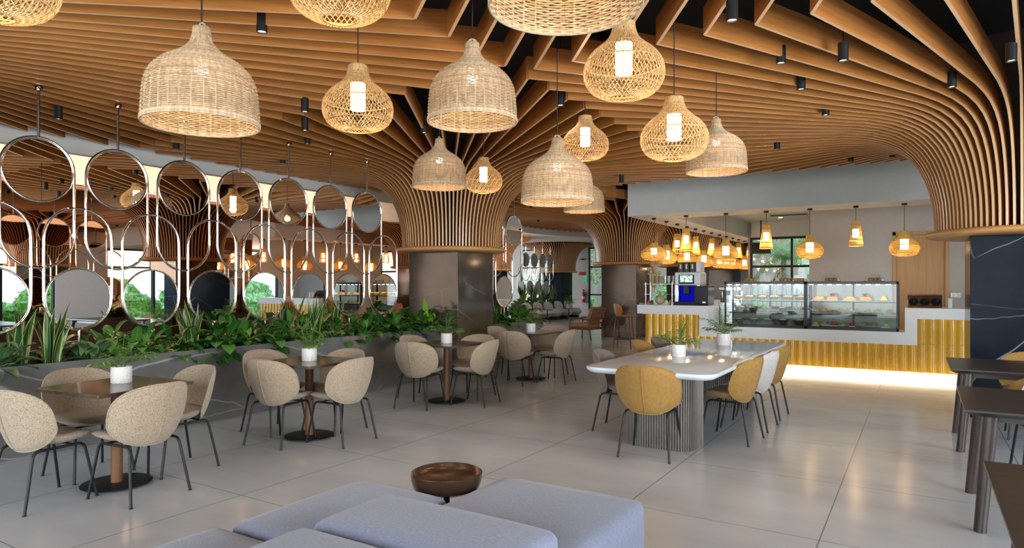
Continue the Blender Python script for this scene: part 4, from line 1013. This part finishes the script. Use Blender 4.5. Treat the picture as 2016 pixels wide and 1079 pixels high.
# menu holder with jars, cup stacks at right end of the counter
t = tag(empty('jar_rack', (7.06, 3.40, 1.12)), 'bronze rack with three round dark jar lids on the right end of the counter', 'rack')
f = MB().add([(-.24, -.12, 0), (.24, -.12, 0), (.24, .12, 0), (-.24, .12, 0), (-.24, .0, .20), (.24, .0, .20), (.24, .12, .22), (-.24, .12, .22)], [(3, 2, 1, 0), (0, 1, 5, 4), (1, 2, 6, 5), (2, 3, 7, 6), (3, 0, 4, 7), (4, 5, 6, 7)]); f.build('case', plain('bronze_metal', (.30, .16, .08), .22, .8), t, bevel=.006)
for i in range(3):
    o = MB().lathe([(0, -.02), (.068, -.02), (.072, 0), (.066, .012), (.055, .006), (0, .004)], 28).build('jar_lid', M['blackgloss'], t, loc=((i-1)*.155, -.058, .095)); o.rotation_euler = (rad(58), 0, 0)
for i, (x, y) in enumerate(((7.40, 3.38), (7.72, 3.55))):
    mb = MB()
    for k in range(5): mb.lathe([(0, k*.03), (.028, k*.03), (.042, k*.03+.034), (.039, k*.03+.034), (.026, k*.03+.004), (0, k*.03+.004)], 24)
    tag(mb.build('cup_stack', M['china'], loc=(x, y, 1.121)), ('stack of white cups right of the bronze jar rack', 'stack of white cups beside the blue marble column')[i], 'cup stack')
t = tag(empty('wall_socket', (7.62, 6.985, 1.28)), 'silver switch plate on the white wall between the oak doors', 'switch'); MB().b2(-.09, .09, -.012, 0, -.05, .05).build('plate', M['steel'], t, bevel=.003); MB().b2(-.06, -.01, -.018, -.01, -.03, .03).build('switch', M['china'], t); MB().b2(.015, .065, -.018, -.01, -.03, .03).build('switch', M['china'], t)
# ---- left block: glass shelf unit, coffee machines
t = tag(empty('glass_shelf', (2.62, 3.42, 1.10)), 'glass shelf stand with cups at the left end of the counter', 'shelf')
mb = MB()
for x in (-.27, .27):
    for y in (-.14, .14): mb.tube([(x, y, 0), (x, y, .44)], .008, 8)
mb.build('posts', M['steel'], t)
for z in (.20, .40): MB().b2(-.30, .30, -.17, .17, z, z+.010).build('shelf', M['shelfglass'], t, smooth=False)
cpp = None
for i in range(6):
    x, y = 2.44+.085*i, 3.42+.02*(i % 2); mb = MB()
    for k in range(4): mb.lathe([(0, k*.022), (.028, k*.022), (.038, k*.022+.09), (.034, k*.022+.09), (.025, k*.022+.004), (0, k*.022+.004)], 20)
    tag(mb.build('paper_cup_stack', M['paper' if i < 3 else 'steel'], loc=(x, y, 1.511)), '%s cup stack on the top glass shelf, %s from the left' % ('brown paper' if i < 3 else 'metal', ORD[i]), 'cup stack', 'cup stacks on the glass shelf')
t = tag(empty('ceramic_jug', (2.60, 3.40, 1.101)), 'round rattan-covered jug under the glass shelf', 'jug'); MB().sphere((0, 0, .095), .10, 20, 12, (1, 1, .9)).build('body', M['rattan'], t); MB().cyl(0, 0, .17, .24, .03, 16).build('neck', M['bread'], t)
for i, (x, m_) in enumerate(((2.40, 'redfood'), (2.46, 'choc'), (2.76, 'china'), (2.83, 'bread'))):
    tag(MB().lathe([(0, 0), (.026, 0), (.028, .06), (.014, .08), (.014, .09), (0, .09)], 16).build('condiment_jar', M[m_], loc=(x, 3.34, 1.101)), ('small red jar', 'small dark jar', 'small white jar', 'small brown jar')[i]+' on the counter under the glass shelf', 'jar', 'jars under the glass shelf')
t = tag(empty('dried_flower_vase', (2.38, 3.62, 1.10)), 'glass vase of dried pale flowers left of the coffee machines', 'flower vase')
MB().lathe([(0, 0), (.06, 0), (.07, .2), (.04, .34), (.045, .36)], 20).build('vase', M['cglass'], t)
mb = MB(); ms = MB(); q = random.Random(9)
for i in range(26):
    a = q.uniform(0, 6.28); rr = q.uniform(.02, .17); c = Vector((rr*math.cos(a)+.03, rr*math.sin(a)*.6, .78+q.uniform(-.14, .14)-rr*.3)); ms.tube([(0, 0, .2), c*.8, c], .003, 4)
    mb.sphere(c, q.uniform(.022, .040), 8, 6)
mb.build('flower_heads', M['dried'], t); ms.build('stems', M['bread'], t)
t = tag(empty('coffee_machine', (3.20, 3.42, 1.10)), 'white automatic coffee machine with a small lit screen and blue glow', 'coffee machine')
MB().b2(-.25, .25, -.20, .26, .38, .64).build('housing', M['china'], t, bevel=.03)
MB().b2(-.24, .24, -.02, .26, .05, .40).b2(-.25, -.17, -.18, .0, .05, .40).b2(.17, .25, -.18, .0, .05, .40).build('body', M['steel'], t, bevel=.01)
MB().b2(-.25, .25, -.24, .24, .0, .07).build('drip_tray', M['blackgloss'], t, bevel=.006)
MB().b2(-.17, .17, -.03, -.018, .07, .38).build('back_panel', M['blueled'], t, smooth=False); MB().b2(-.10, .02, -.12, -.03, .22, .38).build('spout', M['blackgloss'], t, bevel=.006)
MB().b2(-.16, .14, -.212, -.198, .41, .585).build('screen_frame', M['blackgloss'], t, bevel=.006)
m, nt_, b_ = new_mat('screen_picture'); v = N(nt_, 'TexVoronoi', Scale=26.0); nt_.links.new(coords(nt_), v.inputs['Vector']); r_ = ramp(nt_, [(.15, (.02, .10, .06)), (.4, (.25, .65, .35)), (.6, (.75, .95, .9))], v.outputs['Distance']); nt_.links.new(r_.outputs[0], b_.inputs['Emission Color']); b_.inputs['Emission Strength'].default_value = 1.2; b_.inputs['Base Color'].default_value = (0, 0, 0, 1)
MB().b2(-.13, .11, -.216, -.210, .445, .57).build('screen', m, t, smooth=False)
for i in range(3): MB().b2(-.20+.115*i, -.10+.115*i, -.12, .12, .64, .83).build('bean_hopper', M['choc'], t, bevel=.006); MB().b2(-.165+.115*i, -.135+.115*i, -.126, -.12, .70, .79).build('hopper_window', M['cream'], t, smooth=False)
MB().b2(.15, .24, -.14, .14, .64, .84).build('milk_tank', M['china'], t, bevel=.01)
t = tag(empty('milk_fridge', (3.48, 3.40, 1.10)), 'black box-shaped milk cooler right of the white coffee machine', 'milk cooler'); MB().b2(-.13, .13, -.22, .22, .012, .37).build('cabinet', M['black'], t, bevel=.01); MB().b2(-.115, .115, -.228, -.22, .03, .355).build('door', M['blackgloss'], t, bevel=.004); MB().b2(.03, .09, -.233, -.227, .05, .075).build('badge', M['steel'], t, smooth=False)
for a in (-.1, .1): MB().cyl(a, -.18, 0, .014, .014, 10).build('foot', M['black'], t)
# espresso machine stands on a lower shelf behind, top level with the counter
t = tag(empty('service_shelf', (3.82, 4.05, 0)), 'steel service stand behind the counter under the espresso machine', 'stand'); MB().b2(-.26, .30, -.24, .26, 1.05, 1.09).build('top', M['steel'], t, smooth=False); MB().b2(-.24, .28, -.2, .24, 0, 1.05).build('cabinet', M['steel'], t, smooth=False)
t = tag(empty('espresso_machine', (3.86, 4.02, 1.09)), 'chrome espresso machine left of the display cases', 'espresso machine')
MB().b2(-.20, .20, -.02, .22, .0, .36).build('body', M['chrome'], t, bevel=.02); MB().b2(-.22, .22, -.22, .2, 0, .06).build('drip_tray', M['steel'], t, bevel=.006); MB().b2(-.21, .21, -.18, .2, .28, .37).build('head', M['chrome'], t, bevel=.02)
for i in range(2): MB().tube([(-.09+.18*i, -.12, .28), (-.09+.18*i, -.12, .20)], .035, 16).tube([(-.09+.18*i, -.14, .205), (-.09+.18*i, -.28, .20)], .011, 8).build('portafilter', M['black'], t)
mb = MB()
for i in range(5): mb.lathe([(.02, .37), (.034, .42), (.031, .42), (.018, .375)], 16, -.16+.08*i, .05)
mb.build('cups', M['china'], t)
q = random.Random(12)
for i in range(4): tag(MB().lathe([(0, 0), (.028, 0), (.03, .17), (.011, .22), (.011, .27), (0, .27)], 16).build('syrup_bottle', M[('choc', 'bread', 'steel', 'greenfood')[i]], loc=(3.60+.085*i, 4.24, 1.091)), ('dark', 'brown', 'silver', 'green')[i]+' syrup bottle behind the milk cooler', 'bottle', 'syrup bottles behind the counter')
t = tag(empty('hanging_monitor', (2.95, 11.4, 2.42)), 'dark monitor hanging in front of the bar window', 'monitor'); MB().b2(-.28, .28, -.04, .04, 0, .34).build('housing', M['black'], t, bevel=.008); MB().b2(-.25, .25, -.046, -.04, .03, .31).build('screen', M['blackgloss'], t, smooth=False); MB().b2(-.02, .02, -.01, .01, .34, 1.0).build('bracket', M['black'], t, smooth=False)
t = tag(empty('ceiling_vent', (3.95, 10.0, 3.40)), 'dark slotted air vent in the bar ceiling', 'vent'); MB().b2(-.5, .5, -.15, .15, 0, .02).build('frame', M['steel'], t, smooth=False)
mb = MB()
for i in range(6): mb.b2(-.47, .47, -.13+.045*i, -.105+.045*i, -.006, 0)
mb.build('slats', M['black'], t, smooth=False)
tag(MB().lathe([(0, -.05), (.03, -.05), (.055, -.03), (.06, .0), (0, .02)], 24).build('smoke_detector', M['china'], loc=(3.5, 9.6, 3.40)), 'small round smoke detector on the bar ceiling', 'smoke detector')

# ------------------------------------------------------------------ pendants
def prof_at(P_, n):
    L = [0]
    for a, b in zip(P_, P_[1:]): L.append(L[-1]+math.hypot(b[0]-a[0], b[1]-a[1]))
    out = []
    for i in range(n+1):
        s = L[-1]*i/n; k = max(j for j in range(len(L)) if L[j] <= s+1e-9); k = min(k, len(P_)-2); f = (s-L[k])/(L[k+1]-L[k]); out.append((P_[k][0]+(P_[k+1][0]-P_[k][0])*f, P_[k][1]+(P_[k+1][1]-P_[k][1])*f))
    return out
def smooth_prof(p, n=40):
    q = smoothpoly(p, 6); return prof_at(q, n)
BELL = smooth_prof([(.50, 0), (.498, .10), (.488, .25), (.470, .37), (.425, .47), (.35, .55), (.26, .61), (.17, .67), (.105, .74), (.075, .82), (.068, .89)], 60)
TEAR = smooth_prof([(.16, 0), (.30, .03), (.42, .10), (.49, .22), (.50, .34), (.465, .46), (.38, .57), (.27, .66), (.185, .75), (.15, .84), (.135, .92)], 40)
FLAT = smooth_prof([(.20, 0), (.38, .04), (.48, .13), (.50, .24), (.46, .36), (.36, .46), (.24, .53), (.16, .60), (.13, .66)], 30)
def pendant_root(name, x, y, z, D, label, group): return tag(empty(name, (x, y, z), sc=D), label, 'pendant lamp', group)
def shade_bell():
    mb = MB(); n = 64
    for i, (r, z) in enumerate(BELL):
        pts = [((r+(.0055 if (k+i) % 2 else -.0055))*math.cos(2*PI*k/n), (r+(.0055 if (k+i) % 2 else -.0055))*math.sin(2*PI*k/n), z+.0015*math.sin(k*1.7+i)) for k in range(n)]
        mb.tube(pts, .0088, 3, closed=True)
    for e in (0, 1, 2): mb.tube([(.505*math.cos(2*PI*k/n), .505*math.sin(2*PI*k/n), -.004+e*.014) for k in range(n)], .010, 5, closed=True)
    for k in range(n//2): a = 2*PI*(k*2+.5)/n; mb.tube([(r*math.cos(a), r*math.sin(a), z) for r, z in BELL[::4]], .0065, 3, caps=False)
    return mb
def shade_net(P_, m, tw, thick):
    mb = MB(); n = len(P_)
    for g in (-1, 1):
        for k in range(m): mb.tube([(r*math.cos(2*PI*k/m+g*tw*(i/n)), r*math.sin(2*PI*k/m+g*tw*(i/n)), z) for i, (r, z) in list(enumerate(P_))[::2]], thick, 3, caps=False)
    for i in (0, n//4, n//2, 3*n//4, n-1):
        r, z = P_[i]; mb.tube([(r*math.cos(2*PI*k/40), r*math.sin(2*PI*k/40), z) for k in range(40)], thick*1.6, 4, closed=True)
    return mb
def shade_cone():
    mb = MB(); H = 1.85
    for k in range(46): a = 2*PI*k/46; mb.tube([(.5*math.cos(a), .5*math.sin(a), 0), (.28*math.cos(a), .28*math.sin(a), H)], .011, 3, caps=False)
    for s in (0, .02, .04, .22, .24, .42, .62, .8, .82, .84, .98, 1):
        r = .5-.22*s; mb.tube([(r*math.cos(2*PI*k/32), r*math.sin(2*PI*k/32), s*H) for k in range(32)], .014, 4, closed=True)
    return mb
PR = {}
def pendant(kind, x, y, z, D, ceil, label, group, mat='rattan', power=3):
    key = (kind, mat)
    if key not in PR:
        t = pendant_root('pendant_lamp', x, y, z, D, label, group)
        sh = {'bell': shade_bell, 'tear': lambda: shade_net(TEAR, 50, 1.6, .0050), 'flat': lambda: shade_net(FLAT, 44, 1.3, .008), 'btear': lambda: shade_net(TEAR, 46, 1.9, .0085), 'cone': shade_cone}[kind]()
        sh.build('woven_shade', M[mat], t, ang=2)
        if kind == 'bell':
            MB().sphere((0, 0, .50), .062, 16, 12).build('bulb', M['bulb'], t); MB().cyl(0, 0, .55, .70, .03, 14).build('socket', M['black'], t); top = .89
            MB().tube([(.055*math.cos(PI*k/8), 0, .88+.06*math.sin(PI*k/8)) for k in range(9)], .010, 6).build('hook', M[mat], t)
        else:
            h0, h1, r, top = {'tear': (.30, .68, .105, .92), 'flat': (.22, .46, .12, .66), 'btear': (.26, .66, .14, .92), 'cone': (.62, 1.25, .21, 1.85)}[kind]
            MB().lathe([(0, h0), (r, h0), (r, h1), (0, h1)], 24).build('diffuser', M['diff'], t, ang=.5)
            MB().cyl(0, 0, top-.01, top+.015, {'cone': .28}.get(kind, .135), 20).build('cap', M[mat], t)
        PR[key] = (t, top)
    else: t = dup(PR[key][0], (x, y, z), x*3, D, label, group)
    for k in list(t.children):
        if k.name.startswith(('cord', 'ceiling_rose')): bpy.data.objects.remove(k)
    top = PR[key][1]; L = (ceil-z)/D
    MB().tube([(0, 0, top-.05 if kind != 'bell' else .70), (0, 0, L)], .0045/D, 6).build('cord', M['cord'], t)
    if group.startswith('amber'): MB().cyl(0, 0, L-.035/D, L, .045/D, 18).build('ceiling_rose', M['black'], t)
    l = bpy.data.lights.new('pendant_light', 'POINT'); l.energy = power; l.color = WARM; l.shadow_soft_size = .05
    o = bpy.data.objects.new('pendant_light', l); o.location = (x, y, z+{'bell': .40, 'tear': .20, 'flat': .12, 'btear': .15, 'cone': .30}[kind]*D); COL.objects.link(o)
    return t
big = [('bell', 'large bell-shaped woven lamp at the upper left over the first table'), ('bell', 'large bell-shaped woven lamp in front of the marble column, upper centre'),
 ('bell', 'smaller bell-shaped woven lamp just left of the marble column slats'), ('bell', 'pale bell-shaped woven lamp right of the marble column'),
 ('bell', 'bell-shaped woven lamp farthest right, in front of the bar soffit'), ('bell', 'bell-shaped woven lamp half hidden behind the pale one'),
 ('bell', 'very near bell-shaped woven lamp cut by the top edge'), ('tear', 'teardrop lattice lamp between the two large bell lamps'),
 ('tear', 'largest teardrop lattice lamp, upper right of centre'), ('tear', 'teardrop lattice lamp beside the farthest right bell lamp'),
 ('tear', 'teardrop lattice lamp above the pale bell lamp'), ('tear', 'smallest teardrop lattice lamp, close to the marble column slats'),
 ('tear', 'teardrop lattice lamp cut by the top edge left of centre'), ('tear', 'teardrop lattice lamp at the top left corner')]
BIG = [(3.593, -7.044, 2.392, 0.6), (4.397, -5.575, 2.61, 0.6), (2.708, -3.792, 2.524, 0.56), (4.48, -4.498, 2.171, 0.58), (5.452, -3.318, 2.504, 0.52), (3.064, -1.038, 2.508, 0.56), (5.793, -6.906, 2.611, 0.6), (3.632, -5.886, 2.58, 0.49), (5.425, -5.397, 2.661, 0.5), (5.486, -4.6, 2.398, 0.48), (4.134, -3.246, 2.752, 0.47), (2.459, -2.606, 2.619, 0.46), (4.613, -6.987, 2.779, 0.49), (3.631, -8.026, 2.645, 0.49)]
for (kind, lab), (x, y, z, D) in zip(big, BIG):
    pendant(kind, x, y, z, D, 4.15, lab, '%s lamps over the hall' % {'bell': 'bell-shaped woven', 'tear': 'teardrop lattice'}[kind], 'rattan' if kind == 'bell' else 'rattan2', 5)
fr = [('cone', 2.82, 2.21), ('btear', 3.64, 1.97), ('cone', 4.42, 2.21), ('btear', 5.21, 1.99), ('cone', 5.99, 2.21), ('btear', 6.76, 2.0)]
for i, (k, x, z) in enumerate(fr): pendant(k, x, 4.40, z, .48 if k != 'cone' else .25, 2.95, 'amber %s lamp on the front bar soffit, %s from the left' % ('cone' if k == 'cone' else 'teardrop', ORD[i]), 'amber woven lamps over the bar front', 'rattan3', 7)
lf = [('flat', 4.57, 2.03), ('btear', 5.40, 1.96), ('cone', 6.18, 2.24), ('btear', 6.96, 1.98), ('cone', 7.72, 2.28), ('btear', 8.47, 1.97), ('cone', 9.25, 2.32), ('btear', 10.1, 1.98), ('btear', 10.9, 1.98), ('btear', 11.7, 1.98), ('cone', 12.46, 2.36), ('btear', 13.3, 2.0), ('cone', 14.0, 2.34)]
for i, (k, y, z) in enumerate(lf): pendant(k, 2.06, y, z, {'cone': .25, 'flat': .56}.get(k, .48), 2.95, 'amber %s lamp in the receding bar row, %s from the front' % ({'cone': 'cone', 'flat': 'squat'}.get(k, 'teardrop'), ORD[i]), 'amber woven lamps receding along the bar', 'rattan3', 7)
# ------------------------------------------------------------------ downlights between the slats
dl = [(1.15, -4.23), (1.78, -4.77), (-.63, -5.93), (-1.42, -4.18), (-1.06, -2.75), (6.49, -3.6), (6.03, -3.54), (6.06, -2.68), (7.24, -2.03), (5.95, -4.84), (7.59, -2.91), (3.92, -3.37), (1.99, -3.17), (2.71, 1.15), (.32, -3.48), (6.14, -1.54), (5.38, .03), (6.13, 1.57), (6.66, 1.5), (-.79, 4.12), (-2.27, 7.08), (3.0, -6.2), (5.2, -7.6), (1.2, -7.3)]
dp = None
SL = ['lower of two left of a teardrop lamp', 'upper of two left of a teardrop lamp', 'nearest the first round mirror', 'over the fourth round mirror', 'over the sixth round mirror', 'longest one above the dark tables', 'left of the longest one', 'below and right of the centre lamp', 'nearest the right column slats', 'at the top edge beside the duct', 'at the top right corner', 'behind the right teardrop lamps', 'hidden by the big centre bell', 'hanging before the bar soffit', 'left of the marble column fan', 'high over the right display case', 'near the soffit centre', 'near the soffit, right of centre', 'closest to the soffit right end', 'beyond the marble column', 'farthest, near the curved cove', 'left of the first bell lamp', 'above the sofa', 'above the first table']
for i, (x, y) in enumerate(dl):
    hang = 3.22 if i in (0, 1, 2, 5, 9, 10, 13) else 3.30
    if dp is None:
        dp = t = empty('downlight'); MB().lathe([(0, .14), (.038, .14), (.038, 0), (.032, 0), (.030, .02)], 24).build('housing', M['black'], t); MB().lathe([(0, .012), (.030, .012), (.030, .018), (0, .018)], 20).build('lens', M['spot'], t); MB().cyl(0, 0, .14, .9, .004, 6).build('rod', M['black'], t)
    else: t = dup(dp)
    t.location = (x, y, hang); d_ = ('left' if x < 1 else 'middle' if x < 5 else 'right'); tag(t, 'black cylinder spotlight between the %s ceiling boards, %s' % (d_, SL[i]), 'spotlight', 'black cylinder spotlights between the ceiling boards')
    l = bpy.data.lights.new('spot', 'SPOT'); l.energy = SPOTW; l.color = (1, .89, .76); l.spot_size = rad(105); l.spot_blend = .8; l.shadow_soft_size = .03
    o = bpy.data.objects.new('spot', l); o.location = (x, y, hang-.01); COL.objects.link(o)
RL = ['bar ceiling, front left, added as fill', 'bar ceiling, front centre, added as fill', 'bar ceiling, front right, added as fill', 'bar ceiling, middle left, added as fill', 'bar ceiling near the window, added as fill', 'hall plaster ceiling beside the curved cove', 'far lounge ceiling, left', 'far ceiling before the wide window', 'far ceiling between cove and lounge', 'far ceiling behind the bar columns', 'far lounge ceiling by the left window']
for i, (x, y) in enumerate(((4.2, 5.4), (6.2, 5.6), (8.4, 5.6), (4.2, 8.6), (3.6, 10.8), (-6, 8.5), (-9, 12), (-3.4, 16), (-5.8, 11.2), (.2, 17.5), (-9.5, 17))):
    z = 3.42
    tag(MB().lathe([(0, -.004), (.04, -.004), (.05, -.008), (.055, 0), (0, .002)], 24).build('recessed_light', M['spot'], loc=(x, y, z)), 'small recessed ceiling light in the %s' % RL[i], 'ceiling light', 'recessed lights in the plaster ceiling')  # those in the bar ceiling are added to light the bar warmly
    l = bpy.data.lights.new('spot', 'SPOT'); l.energy = SPOTW*1.3; l.color = (1, .89, .76); l.spot_size = rad(130); l.spot_blend = .8; l.shadow_soft_size = .05
    o = bpy.data.objects.new('spot', l); o.location = (x, y, z-.02); COL.objects.link(o)
# ------------------------------------------------------------------ garden seen through the glass
HG = 'clipped hedges outside the windows'
for i, (x, y, z, r, mt, sq) in enumerate([(21.5, -8, .3, 1.2, 'hedge', (1, 2.6, 1)), (21.6, -2, .3, 1.3, 'hedge2', (1, 2.4, 1)), (21.8, 4.3, .3, 1.2, 'hedge', (1, 2.4, 1.1)), (22, 10.5, .4, 1.4, 'hedge2', (1, 2.2, 1)),
      (-9.4, 23.6, .3, 1.0, 'hedge2', (1.2, .8, 1.1)), (-6.6, 23.9, .3, 1.1, 'hedge', (1, .8, 1.2)), (-3.4, 23.4, .3, 1.0, 'hedge2', (1.5, .8, 1.2)), (-.6, 23.4, .3, 1.0, 'hedge', (1.2, .8, 1.3)), (-12.4, 23.9, .3, 1.2, 'hedge', (1.0, .8, 1.2))]):
    blob('hedge', (x, y, z), r, mt, '%s hedge outside the %s windows, %s of them' % (('dark green', 'pale green')[mt == 'hedge2'], 'right' if x > 10 else 'far', ORD[i if x > 10 else i-4]), 'hedge', i, sq, HG, leaves=500)
def tree(x, y, h, r, label, mat='hedge', seed=1):
    t = tag(empty('garden_tree', (x, y, -.12)), label, 'tree', 'trees outside the windows'); q = random.Random(seed); p = [(0, 0, 0)]
    for k in range(6): p.append((p[-1][0]+q.uniform(-.08, .08), p[-1][1]+q.uniform(-.08, .08), h*(k+1)/6))
    MB().tube(p, [.11-.012*k for k in range(7)], 10).build('trunk', M['bark'], t)
    mb = MB()
    for _ in range(700):
        d = Vector((q.gauss(0, 1), q.gauss(0, 1), q.gauss(0, 1))).normalized()*r*q.uniform(.35, 1)**.5; leaf(mb, (d.x, d.y, h+d.z*.8), (q.uniform(-1, 1), q.uniform(-1, 1), q.uniform(-.6, .4)), .24, .10, .4, .1, 3)
    mb.build('crown', M[mat] if mat in ('palm',) else M['palm'], t, ang=2)
def palm(x, y, h, label, seed=1):
    t = tag(empty('palm_tree', (x, y, -.12)), label, 'palm tree', 'palm trees outside the bar window'); q = random.Random(seed)
    MB().tube([(0, 0, 0), (.08, 0, h*.5), (.05, .1, h)], [.13, .10, .09], 12).build('trunk', M['bark'], t); mb = MB()
    for i in range(16):
        az = 2.4*i; el = q.uniform(.1, 1.2); d = Vector((math.cos(az)*math.cos(el), math.sin(az)*math.cos(el), math.sin(el))); p = Vector((.05, .1, h)); n = 10; L = 1.7
        for k in range(n):
            d = (d+Vector((0, 0, -.16))).normalized(); p2 = p+d*L/n; s = d.cross(Vector((0, 0, 1))).normalized()
            for g in (-1, 1):
                for e in (0, .5): leaf(mb, p.lerp(p2, e), d*.6+s*g+Vector((0, 0, -.35)), .42*(1-.5*abs(k/n-.4)), .035, .5, .1, 3)
            p = p2
    mb.build('fronds', M['palm'], t, ang=2)
palm(2.5, 17.6, 2.7, 'left palm tree beyond the bar window', 1); palm(3.9, 19.5, 3.4, 'right palm tree beyond the bar window', 2); palm(2.6, 23, 3.2, 'palm tree farthest beyond the bar window', 3)
palm(-5.6, 24.5, 2.2, 'palm outside the far garden door', 4)
tree(16.8, .9, 2.6, 1.2, 'slim pale-trunked tree on the lawn outside the middle right window', seed=5); tree(16.9, -2.3, 2.7, 1.1, 'slim pale-trunked tree on the lawn outside the nearer right window', seed=6); tree(-3.0, 25, 2.8, 1.6, 'leafy tree outside the far windows', seed=7); tree(-10, 25.5, 2.8, 1.8, 'leafy tree outside the far left window', seed=8)
t = tag(empty('railing_fence', (6.1, 15.2, -.12)), 'dark metal railing fence outside the bar window', 'fence')
MB().b2(-4, 6, -.02, .02, 1.22, 1.26).b2(-4, 6, -.02, .02, .2, .24).build('rails', M['black'], t, smooth=False)
for i in range(62): MB().b2(-.012, .012, -.012, .012, .1, 1.42).build('picket', M['black'], t, smooth=False, loc=(-4+.16*i, 0, 0))
t = tag(empty('garden_building', (-8, 30, -.12)), 'low clad building beyond the far garden', 'building'); MB().b2(-14, 14, 0, 5, 0, 5.2).build('cladding', M['clad'], t, smooth=False); MB().b2(-14.2, 14.2, -.3, 5.2, 5.2, 5.5).build('roof', M['white'], t, smooth=False)
